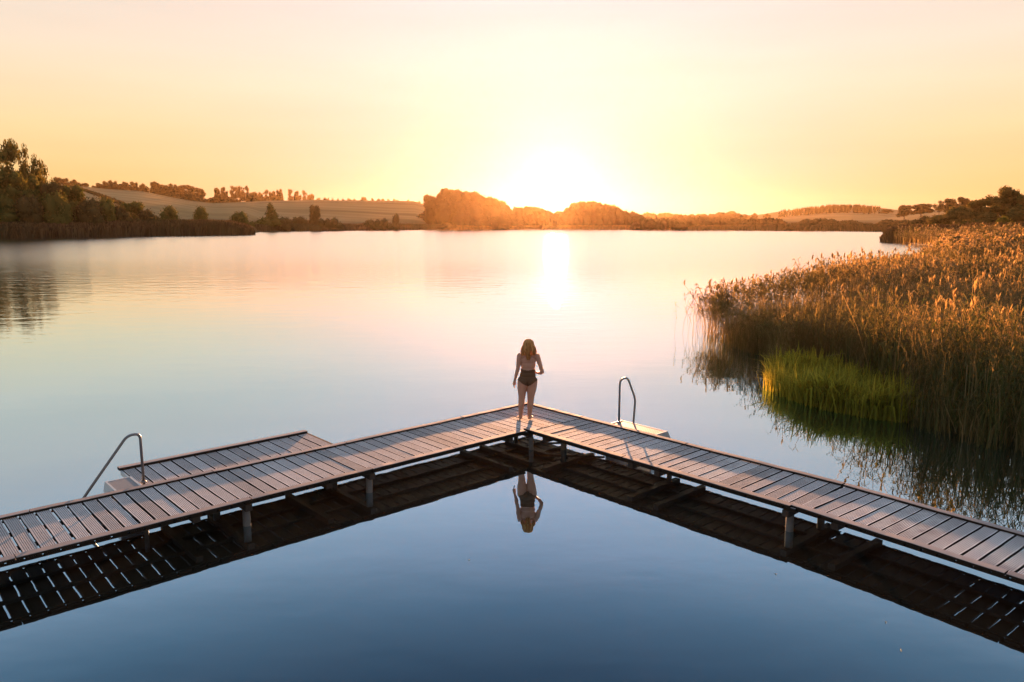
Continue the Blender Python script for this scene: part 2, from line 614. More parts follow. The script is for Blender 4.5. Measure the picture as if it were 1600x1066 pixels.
def reed_proto(r, h, leaves, width=0.022, plume=True, fat=1.0):
    """one reed: V (n,3), Q (m,4), T (m)"""
    V, Q, T = [], [], []

    def quad(a, b, c, d, tone):
        n = len(V)
        V.extend((a, b, c, d))
        Q.append((n, n + 1, n + 2, n + 3))
        T.append(tone)

    lean = r.normal(0, 0.09, 2)
    bend = r.normal(0, 0.16, 2)

    def P(u):
        return np.array([lean[0] * u * h + bend[0] * u * u * h, lean[1] * u * h + bend[1] * u * u * h, u * h])
    sw = 0.006 * fat
    seg = 3
    stemtone = r.uniform(0.6, 0.95)
    for k in range(seg):
        a, b = P(k / seg), P((k + 1) / seg)
        for dx, dy in ((1, 0), (0, 1)):
            o = np.array([dx, dy, 0]) * sw
            quad(a - o, a + o, b + o * 0.8, b - o * 0.8, stemtone)
    base = r.uniform(0, 0.5)
    for i in range(leaves):
        u = r.uniform(0.38, 1.0) ** 0.7
        a = P(u)
        az = r.uniform(0, 2 * math.pi)
        L = r.uniform(0.28, 0.58) * (0.75 + 0.5 * (1 - u)) * (h / 2.2) ** 0.5
        dr = r.uniform(0.2, 0.95)
        dh = np.array([math.cos(az), math.sin(az), 0])
        sd = np.array([-math.sin(az), math.cos(az), 0]) * width * r.uniform(0.7, 1.3) * fat * 0.5
        p1 = a + dh * L * 0.45 + np.array([0, 0, L * (0.42 - 0.25 * dr)])
        p2 = a + dh * L * 0.95 + np.array([0, 0, L * (0.45 - 0.85 * dr)])
        tone = np.clip(base + r.normal(0.15, 0.16), 0, 1)
        quad(a - sd * 0.5, a + sd * 0.5, p1 + sd, p1 - sd, tone)
        quad(p1 - sd, p1 + sd, p2 + sd * 0.15, p2 - sd * 0.15, tone)
    if plume:
        top = P(1.0)
        az = r.uniform(0, 2 * math.pi)
        for k in range(6):
            a2 = az + r.normal(0, 0.9)
            d_ = np.array([math.cos(a2) * 0.35, math.sin(a2) * 0.35, 1.0])
            d_ /= np.linalg.norm(d_)
            s_ = np.array([-math.sin(a2), math.cos(a2), 0]) * 0.018 * fat
            a = top + np.array([0, 0, -0.05 + 0.02 * k])
            b = a + d_ * r.uniform(0.12, 0.24)
            m_ = (a + b) / 2
            quad(a, m_ + s_, b, m_ - s_, r.uniform(0.8, 1.0))
    return np.array(V), np.array(Q), np.array(T)


def blade_proto(r, h, n, spread, width=0.011, droop=0.5):
    V, Q, T = [], [], []
    for i in range(n):
        az = r.uniform(0, 2 * math.pi)
        o = np.array([r.normal(0, spread), r.normal(0, spread), 0])
        dh = np.array([math.cos(az), math.sin(az), 0])
        sd = np.array([-math.sin(az), math.cos(az), 0]) * width * r.uniform(0.6, 1.3) * 0.5
        L = h * r.uniform(0.6, 1.15)
        dr = r.uniform(0.05, droop)
        p0 = o
        p1 = o + dh * L * dr * 0.25 + np.array([0, 0, L * 0.55])
        p2 = o + dh * L * dr * 0.9 + np.array([0, 0, L * (1.0 - dr * 0.45)])
        tone = np.clip(r.normal(0.5, 0.22), 0, 1)
        k = len(V)
        V += [p0 - sd, p0 + sd, p1 + sd, p1 - sd, p2 + sd * 0.15, p2 - sd * 0.15]
        Q += [(k, k + 1, k + 2, k + 3), (k + 3, k + 2, k + 4, k + 5)]
        T += [tone * 0.8, tone]
    return np.array(V), np.array(Q), np.array(T)



def scatter(protos, xs, ys, zs, hs, tint_=None):
    """places prototypes: returns arrays for one mesh"""
    Vo, Qo, To = [], [], []
    off = 0
    kind = rng.integers(0, len(protos), len(xs))
    for k, (V, Q, T) in enumerate(protos):
        sel = np.where(kind == k)[0]
        if len(sel) == 0:
            continue
        a = rng.uniform(0, 2 * math.pi, len(sel))
        ca, sa = np.cos(a), np.sin(a)
        s = hs[sel]
        X = (V[None, :, 0] * ca[:, None] - V[None, :, 1] * sa[:, None]) * s[:, None] + xs[sel][:, None]
        Y = (V[None, :, 0] * sa[:, None] + V[None, :, 1] * ca[:, None]) * s[:, None] + ys[sel][:, None]
        Z = V[None, :, 2] * s[:, None] + zs[sel][:, None]
        P = np.stack([X, Y, Z], -1).reshape(-1, 3)
        q = (Q[None] + (np.arange(len(sel)) * len(V))[:, None, None]).reshape(-1, 4) + off
        tt = np.repeat(T[None], len(sel), 0)
        if tint_ is not None:
            tt = tt + tint_[sel][:, None]
        Vo.append(P)
        Qo.append(q)
        To.append(np.clip(tt, 0, 1).ravel())
        off += len(P)
    return np.concatenate(Vo), np.concatenate(Qo), np.concatenate(To)


def join(parts):
    off = 0
    Vs, Qs, Ts = [], [], []
    for V, Q, T in parts:
        Vs.append(V)
        Qs.append(Q + off)
        Ts.append(T)
        off += len(V)
    return np.concatenate(Vs), np.concatenate(Qs), np.concatenate(Ts)


SEDGE = np.array([(6.95, 19.7), (7.05, 18.6), (7.5, 17.5), (8.3, 16.6), (8.9, 16.4), (9.3, 17.2), (9.35, 18.8), (9.0, 20.4), (8.3, 21.6), (7.5, 21.3)])
pr_near = [reed_proto(np.random.default_rng(100 + i), 2.2, 12, plume=(i % 3 == 0)) for i in range(18)]
pr_mid = [reed_proto(np.random.default_rng(200 + i), 2.2, 8, width=0.035, plume=(i % 2 == 0), fat=1.6) for i in range(14)]
pr_far = [reed_proto(np.random.default_rng(300 + i), 2.2, 7, width=0.08, plume=True, fat=3.5) for i in range(10)]
parts = []


def field(y0, y1, dens, protos, hmean, tonebias, xmax=None):
    x_hi = y1 * 0.76 + 3
    n = int((x_hi - 6) * (y1 - y0) * dens)
    xs = rng.uniform(6, x_hi, n)
    ys = rng.uniform(y0, y1, n)
    ok = in_poly(xs, ys) & (xs < ys * 0.74 + 3)
    ed = edge_dist(xs, ys)
    ok &= (ed > rng.uniform(0, 1, n) * 0.25)
    # no tall reeds in the sedge, a few stand at its back
    ins = in_poly(xs, ys, SEDGE)
    ok &= ~(ins & (rng.uniform(0, 1, n) < 0.985))
    ok &= ~((xs < 8.9) & (ys < 19.5) & (ys > 16.2))
    # clumps and gaps
    cl = np.array([noise.noise(Vector((x * 0.6, y * 0.6, 3.0))) for x, y in zip(xs, ys)])
    ok &= cl > -0.42 + rng.uniform(-0.15, 0.1, n)
    xs, ys, ed, cl = xs[ok], ys[ok], ed[ok], cl[ok]
    hh = np.array([noise.noise(Vector((x * 0.12, y * 0.12, 9.0))) for x, y in zip(xs, ys)])
    s = (hmean / 2.2) * (1 + 0.30 * hh + rng.normal(0, 0.12, len(xs))) * (0.80 + 0.20 * np.clip(ed / 2.0, 0, 1))
    s = s * (0.70 + 0.30 * np.clip((np.hypot(xs - 7.8, ys - 28.5) - 1.0) / 13.0, 0, 1) ** 0.8 if y0 >= 20 else 1.0)
    return scatter(protos, xs, ys, np.full(len(xs), -0.02), s, tonebias(xs, ys) + rng.normal(0, 0.10, len(xs)) + 0.25 * cl)


tb = lambda x, y: np.clip((y - 20) / 20, -0.42, 0.22)
parts.append(field(11, 20, 14, pr_near, 2.25, tb))
parts.append(field(20, 34, 12, pr_near, 2.15, tb))
parts.append(field(34, 62, 7.5, pr_mid, 2.2, tb))
parts.append(field(62, 125, 2.4, pr_far, 2.4, tb))
parts.append(field(125, 235, 0.9, pr_far, 2.9, tb))
# sparse outer stems standing in open water at the left tip
n = 420
u_ = rng.uniform(0, 1, n)
ax = np.interp(u_, [0, 0.5, 1], [7.3, 7.6, 8.3])
ay = np.interp(u_, [0, 0.5, 1], [30.5, 27, 22.5])
off_ = np.abs(rng.normal(0, 0.55, n))
parts.append(scatter(pr_near, ax - off_ + 1.0, ay + rng.normal(0, 0.4, n), np.full(n, -0.02), rng.uniform(0.48, 0.78, n), rng.normal(-0.12, 0.1, n)))
# thin stems along the lake edge going away
n = 900
u_ = rng.uniform(0, 1, n) ** 1.3
ax = np.interp(u_, [0, 0.33, 0.66, 1], [8.2, 18.5, 31.5, 46])
ay = np.interp(u_, [0, 0.33, 0.66, 1], [29.5, 44, 59, 82])
parts.append(scatter(pr_mid, ax - np.abs(rng.normal(0, 0.5, n)) + .3, ay + rng.normal(0, 0.5, n), np.full(n, -0.02), rng.uniform(0.65, 0.95, n), rng.normal(0.0, 0.1, n)))
us = [blade_proto(np.random.default_rng(600 + i), 1.0, 12, 0.12) for i in range(8)]
n = 12000
xs, ys = rng.uniform(6.5, 26, n), rng.uniform(11, 34, n)
ok = in_poly(xs, ys) & (edge_dist(xs, ys) < 4.5) & ~in_poly(xs, ys, SEDGE) & ((xs > 8.8) | (ys > 19.5))
xs, ys = xs[ok], ys[ok]
parts.append(scatter(us, xs, ys, np.full(len(xs), -0.02), rng.uniform(0.45, 1.25, len(xs)), rng.normal(-0.05, 0.15, len(xs))))
# long arching leaves hanging over the near water edge
ul = [blade_proto(np.random.default_rng(700 + i), 1.5, 6, 0.10, 0.030, 1.25) for i in range(8)]
n = 2600
xs, ys = rng.uniform(8.4, 24, n), rng.uniform(11, 22, n)
ok = in_poly(xs, ys) & ~in_poly(xs, ys, SEDGE) & ((xs > 9.0) | (ys > 20))
xs, ys = xs[ok], ys[ok]
parts.append(scatter(ul, xs, ys, rng.uniform(0, 0.9, len(xs)), rng.uniform(0.5, 1.0, len(xs)), rng.normal(-0.22, 0.18, len(xs))))
V, Q, T = join(parts)
ro = mesh_obj('reed_bed', np_mesh('reed_bed', V, Q, T), None, [M_REED])
tag(ro, 'tall brown and rust coloured reeds filling the marsh on the right of the lake', 'reeds', kind='stuff')
print('reed faces', len(Q))


sp_ = [blade_proto(np.random.default_rng(400 + i), 0.80, 12, 0.10, 0.026, 0.9) for i in range(10)]
n = 3600
xs, ys = rng.uniform(6.6, 10.0, n), rng.uniform(15.9, 22, n)
ok = in_poly(xs, ys, SEDGE)
xs, ys = xs[ok], ys[ok]
bias = np.clip(0.15 - (xs - 6.8) * 0.13, -0.2, 0.2)
V, Q, T = scatter(sp_, xs, ys, np.full(len(xs), -0.02), rng.uniform(0.50, 1.20, len(xs)) * (1.0 + 0.25 * np.array([noise.noise(Vector((a * .8, b * .8, 1))) for a, b in zip(xs, ys)])), bias + 0.35 * np.array([noise.noise(Vector((a * 1.6, b * 1.6, 7))) for a, b in zip(xs, ys)]))
tag(mesh_obj('sedge', np_mesh('sedge', V, Q, T), None, [M_SEDGE]),
    'bright yellow green sedge growing low at the water edge in front of the reeds', 'sedge', kind='stuff')

# ------------------------------------------------------------------ trees
M_LEAF = leaf_mat('tree_leaf', (0.075, 0.080, 0.022), (0.135, 0.125, 0.036), (0.23, 0.17, 0.055), 0.22)
M_LEAF_B = leaf_mat('bush_leaf', (0.060, 0.050, 0.020), (0.12, 0.088, 0.034), (0.19, 0.125, 0.05), 0.12)
M_LEAF_Y = leaf_mat('yellow_leaf', (0.08, 0.09, 0.015), (0.13, 0.13, 0.025), (0.20, 0.16, 0.03), 0.3)
M_WOOD = leaf_mat('wood_leaf', (0.022, 0.020, 0.010), (0.040, 0.032, 0.015), (0.065, 0.046, 0.02), 0.03)
M_LEAF_R = leaf_mat('sunny_bank_leaf', (0.07, 0.065, 0.018), (0.13, 0.10, 0.03), (0.22, 0.15, 0.045), 0.22)
M_CONE = leaf_mat('conifer_needle', (0.025, 0.030, 0.014), (0.045, 0.045, 0.020), (0.065, 0.055, 0.026), 0.1)


def leaf_cloud(r, blobs, n, size, shell=0.55, flat=1.0):
    """leaf cards spread through blobs (cx,cy,cz,rx,ry,rz)"""
    B = np.array(blobs)
    vol = B[:, 3] * B[:, 5]
    k = r.choice(len(B), n, p=vol / vol.sum())
    d = r.normal(0, 1, (n, 3))
    d /= np.linalg.norm(d, axis=1)[:, None]
    rad = shell + (1.12 - shell) * r.uniform(0, 1, n) ** 0.8
    c = B[k, :3] + d * B[k, 3:] * rad[:, None]
    a = r.normal(0, 1, (n, 3))
    a /= np.linalg.norm(a, axis=1)[:, None]
    b = np.cross(a, r.normal(0, 1, (n, 3)))
    b /= np.linalg.norm(b, axis=1)[:, None]
    s = size * r.uniform(0.6, 1.4, n)[:, None]
    V = np.stack([c - a * s * .6, c + b * s * .42, c + a * s * .6, c - b * s * .42], 1).reshape(-1, 3)
    Q = np.arange(4 * n).reshape(-1, 4)
    T = np.clip(0.35 + 0.22 * r.normal(0, 1, n) + 0.25 * (r.uniform(0, 1, len(B)) - .5)[k] * 2, 0, 1)
    return V, Q, T


def core(r, blobs, f=0.72, n=9):
    """dense inner twigs and foliage: rough closed lumps inside the leaves, made of quads"""
    out_ = []
    for cx, cy, cz, rx, ry, rz in blobs:
        V, Q = [], []
        m = n
        for i in range(m + 1):
            th = math.pi * i / m
            for j in range(m):
                ph = 2 * math.pi * j / m
                q = f * (1 + 0.16 * r.normal())
                V.append((cx + rx * q * math.sin(th) * math.cos(ph), cy + ry * q * math.sin(th) * math.sin(ph), cz + rz * q * math.cos(th)))
        for i in range(m):
            for j in range(m):
                j2 = (j + 1) % m
                Q.append((i * m + j, (i + 1) * m + j, (i + 1) * m + j2, i * m + j2))
        out_.append((np.array(V), np.array(Q), np.full(len(Q), 0.25)))
    return out_


def tree_proto(seed, kind):
    """unit height 1, returns crown mesh data and trunk MB"""
    r = np.random.default_rng(seed)
    tr = MB()
    bl = []
    if kind == 'round':          # low round bush, crown to the ground
        for i in range(9):
            a = r.uniform(0, 6.28)
            q = r.uniform(0, 0.28)
            bl.append((math.cos(a) * q, math.sin(a) * q, r.uniform(0.30, 0.68), 0.30 * r.uniform(.8, 1.2), 0.30, 0.28 * r.uniform(.8, 1.2)))
        bl.append((0, 0, 0.34, 0.50, 0.50, 0.34))
        n, sz, tb_ = 1500, 0.055, 0.2
    elif kind == 'tall':         # airy broadleaf crown on a trunk
        for i in range(15):
            a = r.uniform(0, 6.28)
            zz = r.uniform(0.38, 0.95)
            q = 0.30 * math.sqrt(max(0.05, 1 - ((zz - 0.62) / 0.40) ** 2)) * r.uniform(0.3, 1)
            bl.append((math.cos(a) * q, math.sin(a) * q, zz, r.uniform(.10, .17), r.uniform(.10, .17), r.uniform(.08, .13)))
        bl.append((0, 0, .5, .22, .22, .22))
        n, sz, tb_ = 2400, 0.036, 0.4
    elif kind == 'oak':          # broad dense crown
        for i in range(16):
            a = r.uniform(0, 6.28)
            zz = r.uniform(0.32, 0.88)
            q = 0.42 * math.sqrt(max(0.04, 1 - ((zz - 0.5) / 0.45) ** 2)) * r.uniform(0.4, 1)
            bl.append((math.cos(a) * q, math.sin(a) * q, zz, r.uniform(.13, .2), r.uniform(.13, .2), r.uniform(.12, .18)))
        bl.append((0, 0, .5, .3, .3, .28))
        n, sz, tb_ = 2600, 0.042, 0.3
    elif kind == 'cone':
        for i in range(9):
            zz = 0.12 + i * 0.095
            q = 0.24 * (1 - zz) + 0.03
            bl.append((r.normal(0, .02), r.normal(0, .02), zz, q, q, 0.10))
        n, sz, tb_ = 1300, 0.045, 0.15
    elif kind == 'scrub':        # wide ragged scrub
        for i in range(14):
            a = r.uniform(0, 6.28)
            q = r.uniform(0, 0.8)
            bl.append((math.cos(a) * q, math.sin(a) * q * .6, r.uniform(0.22, 0.62) * (1.1 - q * .6), 0.30 * r.uniform(.7, 1.3), 0.28, 0.26 * r.uniform(.7, 1.2)))
        n, sz, tb_ = 1700, 0.06, 0.2
    elif kind == 'umbrella':     # flat topped tree on a bare trunk
        for i in range(10):
            a = r.uniform(0, 6.28)
            q = r.uniform(0, 0.42)
            bl.append((math.cos(a) * q, math.sin(a) * q, r.uniform(0.68, 0.88), .2, .2, r.uniform(.08, .13)))
        n, sz, tb_ = 1300, 0.045, 0.65
    parts_ = [leaf_cloud(r, bl, n, sz)]
    if kind in ('round', 'scrub', 'cone', 'oak'):
        parts_ += core(r, bl, 0.74)
    elif kind == 'umbrella':
        parts_ += core(r, bl, 0.5)
    else:
        parts_ += core(r, bl, 0.42)
    cr_ = join(parts_)
    rad = 0.022 if kind in ('tall', 'umbrella') else 0.03
    tr.tube([(0, 0, -0.03), (r.normal(0, .01), 0, tb_ * .5), (r.normal(0, .02), r.normal(0, .02), tb_)], [rad, rad * .75, rad * .55], 7)
    for i in range(6):
        b = bl[i % len(bl)]
        tr.tube([(0, 0, tb_ * 0.75), (b[0] * .5, b[1] * .5, (tb_ + b[2]) * .5), (b[0], b[1], b[2])], [rad * .5, rad * .32, rad * .15], 5)
    return cr_, tr


PROTO = {}


def tree(kind, mat, loc, h, wfac=1.0, label=None, cat='tree', group=None, name=None, variants=3):
    key = (kind, mat.name, random.randrange(variants))
    if key not in PROTO:
        (V, Q, T), tr = tree_proto(sum(ord(ch) for ch in kind) * 10 + key[2], kind)
        root = bpy.data.objects.new(name or 'tree', None)
        crown = bpy.data.objects.new('crown', np_mesh('crown', V, Q, T))
        crown.data.materials.append(mat)
        trunk = tr.build('trunk', M_BARK)
        COL.objects.unlink(trunk)
        PROTO[key] = (root, crown, trunk)
    root0, c0, t0 = PROTO[key]
    root = root0.copy()
    root.name = name or 'tree'
    root.location = loc
    root.rotation_euler = (0, 0, random.uniform(0, 6.28) if kind != 'scrub' else random.uniform(-.3, .3))
    root.scale = (h * wfac, h * wfac, h)
    COL.objects.link(root)
    tag(root, label, cat, group)
    for ch in (t0, c0):
        k = ch.copy()
        k.parent = root
        COL.objects.link(k)
    return root


def at(px, Y, dz=0.0):
    return Vector(((px - 800) * K * Y, Y, ground(px, Y) + dz))


def ztop(py, Y):
    return CZ + (YH - py) / F * Y


def put(kind, mat, px, Y, ytop, wpx, label, cat='tree', group=None, name=None, sink=0.3):
    """a tree rooted on the ground at photo column px and distance Y, tall enough to reach photo row ytop"""
    p = at(px, Y, -sink)
    h = max(1.2, ztop(ytop, Y) - p.z)
    wid = {'round': 1.12, 'tall': 0.72, 'oak': 1.0, 'cone': 0.46, 'scrub': 1.9, 'umbrella': 1.15}[kind]
    wm = wpx * K * Y
    return tree(kind, mat, p, h, wm / (wid * h), label, cat, group, name)


# ---- bushes and trees of the left bank
LB = 'trees and bushes crowding the left bank'
for kind, m, px, Y, yt, wp, lab, cat in (
    ('tall', M_LEAF, -12, 262, 226, 60, 'tall dark tree cut by the left edge of the photo', 'tree'),
    ('tall', M_LEAF, 27, 258, 227, 42, 'tallest airy tree on the left bank, sky showing through its crown', 'tree'),
    ('tall', M_LEAF, 47, 262, 233, 26, 'slim leafy tree just right of the tallest left bank tree', 'tree'),
    ('tall', M_LEAF, 63, 266, 249, 26, 'airy tree stepping down to the right of the slim one on the left bank', 'tree'),
    ('tall', M_LEAF, 79, 270, 263, 28, 'lowest of the airy trees, where the left bank drops to the hedge line', 'tree'),
    ('oak', M_LEAF, 2, 252, 262, 74, 'big dark rounded tree under the tall trees at the left edge', 'tree'),
    ('oak', M_LEAF, 40, 252, 272, 66, 'broad dark tree filling the bank under the tallest airy tree', 'tree'),
    ('oak', M_LEAF_B, 84, 258, 282, 60, 'dark bushy tree below the lowest airy tree of the left bank', 'tree'),
    ('round', M_LEAF, 14, 242, 296, 58, 'green bush above the reeds at the left edge of the photo', 'bush'),
    ('round', M_LEAF_B, 52, 244, 300, 56, 'brownish green bush in front of the broad dark tree', 'bush'),
    ('round', M_LEAF, 92, 248, 298, 52, 'lighter green bush in the middle of the left thicket', 'bush'),
    ('oak', M_LEAF, 118, 262, 291, 52, 'rounded tree at the crest of the left thicket beside the hedge', 'tree'),
    ('round', M_LEAF_B, 138, 256, 305, 52, 'wide brown green bush right of the rounded crest tree', 'bush'),
    ('round', M_LEAF, 163, 264, 307, 44, 'green bush near the right end of the left thicket', 'bush'),
    ('scrub', M_LEAF_B, 188, 268, 316, 62, 'low scrubby bush trailing down to the reeds from the thicket', 'bush'),
    ('oak', M_LEAF, 207, 285, 313, 44, 'dark rounded bush standing higher where the thicket meets the field', 'bush'),
    ('round', M_LEAF_B, 232, 285, 326, 34, 'last small bush of the left thicket next to the open field', 'bush'),
):
    put(kind, m, px, Y, yt, wp, lab, cat, LB, 'bush' if cat == 'bush' else 'tree')
# ---- single bushes on the lower field
FB = 'bushes on the stubble field above the left reeds'
for kind, m, px, Y, yt, wp, lab, cat in (
    ('round', M_LEAF, 266, 335, 319, 35, 'round bush leaning right, leftmost of the field bushes', 'bush'),
    ('round', M_LEAF, 316, 335, 320, 28, 'neat egg shaped bush standing alone between two others on the field', 'bush'),
    ('round', M_LEAF, 373, 345, 328, 34, 'low dome shaped bush just left of the pointed tree', 'bush'),
    ('cone', M_LEAF, 424, 425, 317, 30, 'pointed tree rising above shrubs at the cove on the left shore', 'tree'),
    ('scrub', M_LEAF, 416, 420, 333, 62, 'wide green shrub around the foot of the pointed tree', 'bush'),
    ('round', M_LEAF_B, 447, 425, 337, 30, 'small brownish shrub right of the pointed tree', 'bush'),
    ('round', M_LEAF_B, 470, 450, 338, 34, 'low bush left of the tall headed bush on the far shore', 'bush'),
    ('oak', M_LEAF_B, 492, 460, 321, 24, 'narrow tall headed bush sticking out of scrub below the field', 'bush'),
    ('scrub', M_LEAF_B, 512, 455, 333, 56, 'long sloping scrub right of the tall headed bush', 'bush'),
    ('scrub', M_LEAF_B, 590, 480, 335, 56, 'isolated low scrub in the middle of the lower field edge', 'bush'),
    ('round', M_LEAF_B, 619, 482, 333, 16, 'small upright bush at the right end of the isolated scrub', 'bush'),
    ('scrub', M_LEAF_B, 698, 520, 344, 40, 'low scrub at the water edge below the glowing wood', 'bush'),
    ('oak', M_WOOD, 672, 640, 303, 26, 'lacy crowned tree at the left end of the glowing wood', 'tree'),
):
    put(kind, m, px, Y, yt, wp, lab, cat, FB, 'bush' if cat == 'bush' else 'tree')

# ---- tree lines on the far skyline left of the sun
r = random.Random(5)
SK = 'trees on the far skyline left of the sun'
for kind, px, yt, wp in (('oak', 96, 279, 14), ('oak', 108, 281, 18), ('oak', 122, 283, 18), ('oak', 136, 287, 14), ('oak', 158, 288, 16), ('oak', 168, 285, 14), ('oak', 180, 284, 16),
                         ('oak', 192, 289, 16), ('oak', 201, 286, 12), ('oak', 213, 286, 14), ('oak', 228, 289, 16), ('oak', 247, 286, 16), ('oak', 259, 289, 18),
                         ('oak', 273, 289, 18), ('oak', 287, 291, 18), ('oak', 301, 291, 18), ('oak', 315, 295, 18)):
    put(kind, M_LEAF_B, px, 1180 + r.uniform(-30, 30), yt, wp * 1.25, 'rounded tree in the dark row on the far left skyline, above the sloping field',
        'tree', 'rounded trees in the row on the left skyline', 'tree')
for px, yt, wp in ((342, 295, 12), (352, 294, 13)):
    put('oak', M_LEAF_B, px, 1150, yt, wp, 'one of two small round trees beside the feathery poplars on the skyline', 'tree', SK, 'tree')
for k, px in enumerate((366, 371, 377, 382, 388)):
    put('tall', M_LEAF_B, px, 1150, 293 + (k % 2), 9, 'slim feathery poplar in the tight clump on the left skyline', 'tree', 'poplars in the skyline clump', 'tree')
for px, yt, wp, kd in ((398, 300, 14, 'oak'), (408, 302, 14, 'oak'), (418, 299, 9, 'tall'), (428, 300, 14, 'oak'), (439, 297, 12, 'oak'), (456, 298, 10, 'tall'), (466, 300, 12, 'oak'),
                       (477, 300, 8, 'tall'), (487, 303, 12, 'oak')):
    put(kd, M_LEAF_B, px, 1140, yt, wp * 1.15, 'small tree in the ragged gappy row on the skyline above the middle field', 'tree',
        'small trees in the ragged skyline row', 'tree')
for k in range(21):
    px = 500 + k * 7.7 + r.uniform(-2, 2)
    if 560 < px < 580: continue
    put('oak', M_LEAF_B, px, 1150, 309.5 + (k * 0.18) + r.uniform(-1.2, 1.2), r.uniform(5, 8), 'tiny tree in the broken hedge along the crest of the middle field', 'tree',
        'tiny trees in the hedge on the field crest', 'tree')
put('round', M_LEAF_B, 570, 1150, 307, 16, 'rounded tree standing above the broken hedge on the field crest', 'tree', None, 'tree')
for px, Y, yt, wp, lab in ((300, 900, 300, 40, 'dark hedge clump hanging over the upper field right of the barn'), (262, 960, 297, 44, 'dark clump of trees right beside the white barn'),
                           (350, 830, 303, 50, 'dark copse in the dip of the left field'), (395, 830, 303, 42, 'small dark copse at the right end of the dip'), (322, 860, 306, 40, 'long dark copse between the two fields')):
    put('scrub', M_LEAF_B, px, Y, yt, wp * 1.1, lab, 'copse', None, 'bush')
# the hedge that crosses the sloping field
V_ = []
hp = [(112, 293), (150, 302), (200, 313), (255, 322)]
blobs = []
for i in range(60):
    u = i / 59
    px = 112 + 143 * u
    Y = 700 - 330 * u
    p = at(px, Y)
    blobs.append((p.x, p.y, p.z + 0.6, 3.0, 3.0, 1.5))
V, Q, T = join([leaf_cloud(np.random.default_rng(3), blobs, 2500, 0.9)] + core(np.random.default_rng(4), blobs, .8, 6))
tag(mesh_obj('hedge', np_mesh('hedge', V, Q, T), None, [M_LEAF_B]), 'thin dark hedge running down across the sloping field on the left', 'hedge')
# the barn
bp = at(236, 1120)
bn = empty('barn', bp, R(8))
tag(bn, 'long low barn with a pale roof among trees on the left skyline', 'barn')
mb = MB()
mb.box((0, 0, 0), (1, 0, 0), (0, 1, 0), -13, 13, -6, 6, -2, 3.6)
mb.build('wall', M_WALL, bn)
mb = MB()
zt = 6.2
mb.add([(-13.6, -6.6, 3.4), (13.6, -6.6, 3.4), (13.6, 0, zt), (-13.6, 0, zt), (-13.6, 6.6, 3.4), (13.6, 6.6, 3.4), (-13.6, -6.6, 3.1), (13.6, -6.6, 3.1), (13.6, 0, zt - .3), (-13.6, 0, zt - .3), (-13.6, 6.6, 3.1), (13.6, 6.6, 3.1)],
       [(0, 1, 2, 3), (3, 2, 5, 4), (7, 6, 9, 8), (8, 9, 10, 11), (0, 6, 7, 1), (4, 5, 11, 10), (0, 3, 9, 6), (3, 4, 10, 9), (1, 7, 8, 2), (2, 8, 11, 5)])
mb.build('roof', M_ROOF, bn)


# ---- woods that read as one mass
def wood(name, spec, n, size, mat, label, seed, lumps=5, grp=None):
    """spec: list of (px, Y, ytop, width px): crowns side by side, built down to the ground"""
    r_ = np.random.default_rng(seed)
    bl = []
    for px, Y, yt, wp in spec:
        for k in range(lumps):
            p_x = px + r_.uniform(-.5, .5) * wp
            Yk = Y + r_.uniform(-18, 18)
            g_ = ground(p_x, Yk)
            top = ztop(yt + r_.uniform(0, 2.5) + (r_.uniform(2, 12) if k > 2 else 0), Yk)
            wm = wp * K * Yk * 0.5 * r_.uniform(.8, 1.2)
            hh = max(2.0, top - g_)
            x = (p_x - 800) * K * Yk
            rz_ = min(hh * .4, wm * 1.05)
            bl.append((x, Yk - (wm * .5 if k > 2 else 0), g_ + hh - rz_, wm, wm, rz_))
            bl.append((x, Yk, g_ + hh * 0.42, wm * 1.15, wm * .8, hh * 0.44))
    V, Q, T = join([leaf_cloud(r_, bl, n, size, 0.8)] + core(r_, bl, .88, 10))
    o = mesh_obj(name, np_mesh(name, V, Q, T), None, [mat])
    tag(o, label, 'wood', kind='stuff')
    return o


tab = [(668, 326), (676, 312), (688, 300), (700, 294), (712, 296), (724, 298), (736, 299), (748, 302), (760, 306), (770, 309), (778, 314), (784, 313), (790, 318)]
wood('wood', [(p_, 585 + abs(p_ - 730) * .4, y_ + 1, 17) for p_, y_ in tab] + [(p_, 560, y_ + 16, 20) for p_, y_ in tab[3:]], 26000, 1.0, M_WOOD,
     'dense dark wood on the rise just left of the sun', 21)
put('round', M_WOOD, 804, 600, 319, 13, 'small tree alone in the gap between the glowing wood and the sun', 'tree', None, 'tree')
wood('wood', [(p_, 610, y_, 14) for p_, y_ in [(p0, float(np.interp(p0, [812, 835, 850, 868, 885, 900, 912, 925, 940, 955, 970, 982, 992, 1010], [324, 322, 328, 331, 328, 318, 315, 315, 318, 322, 326, 330, 333, 336]))) for p0 in range(812, 1012, 10)]],
     20000, 1.0, M_WOOD, 'low glowing wood under and right of the sun', 22)
wood('wood', [(p_, 505, y_, 16) for p_, y_ in [(p0, float(np.interp(p0, [800, 1000, 1030, 1060, 1100, 1160, 1200, 1215, 1232], [345, 341, 340, 338, 338, 342, 340, 342, 352]))) for p0 in range(1000, 1236, 10)]],
     15000, 0.9, M_WOOD, 'dark belt of scrub along the far shore right of the sun', 23)
wood('wood', [(p_, 950, y_, 16) for p_, y_ in [(p0, float(np.interp(p0, [995, 1035, 1060, 1090, 1130, 1155, 1170], [334, 332, 335, 335, 331, 334, 338]))) for p0 in range(995, 1172, 11)]],
     7000, 1.6, M_WOOD, 'hazy row of trees behind the far shore right of the sun', 24)
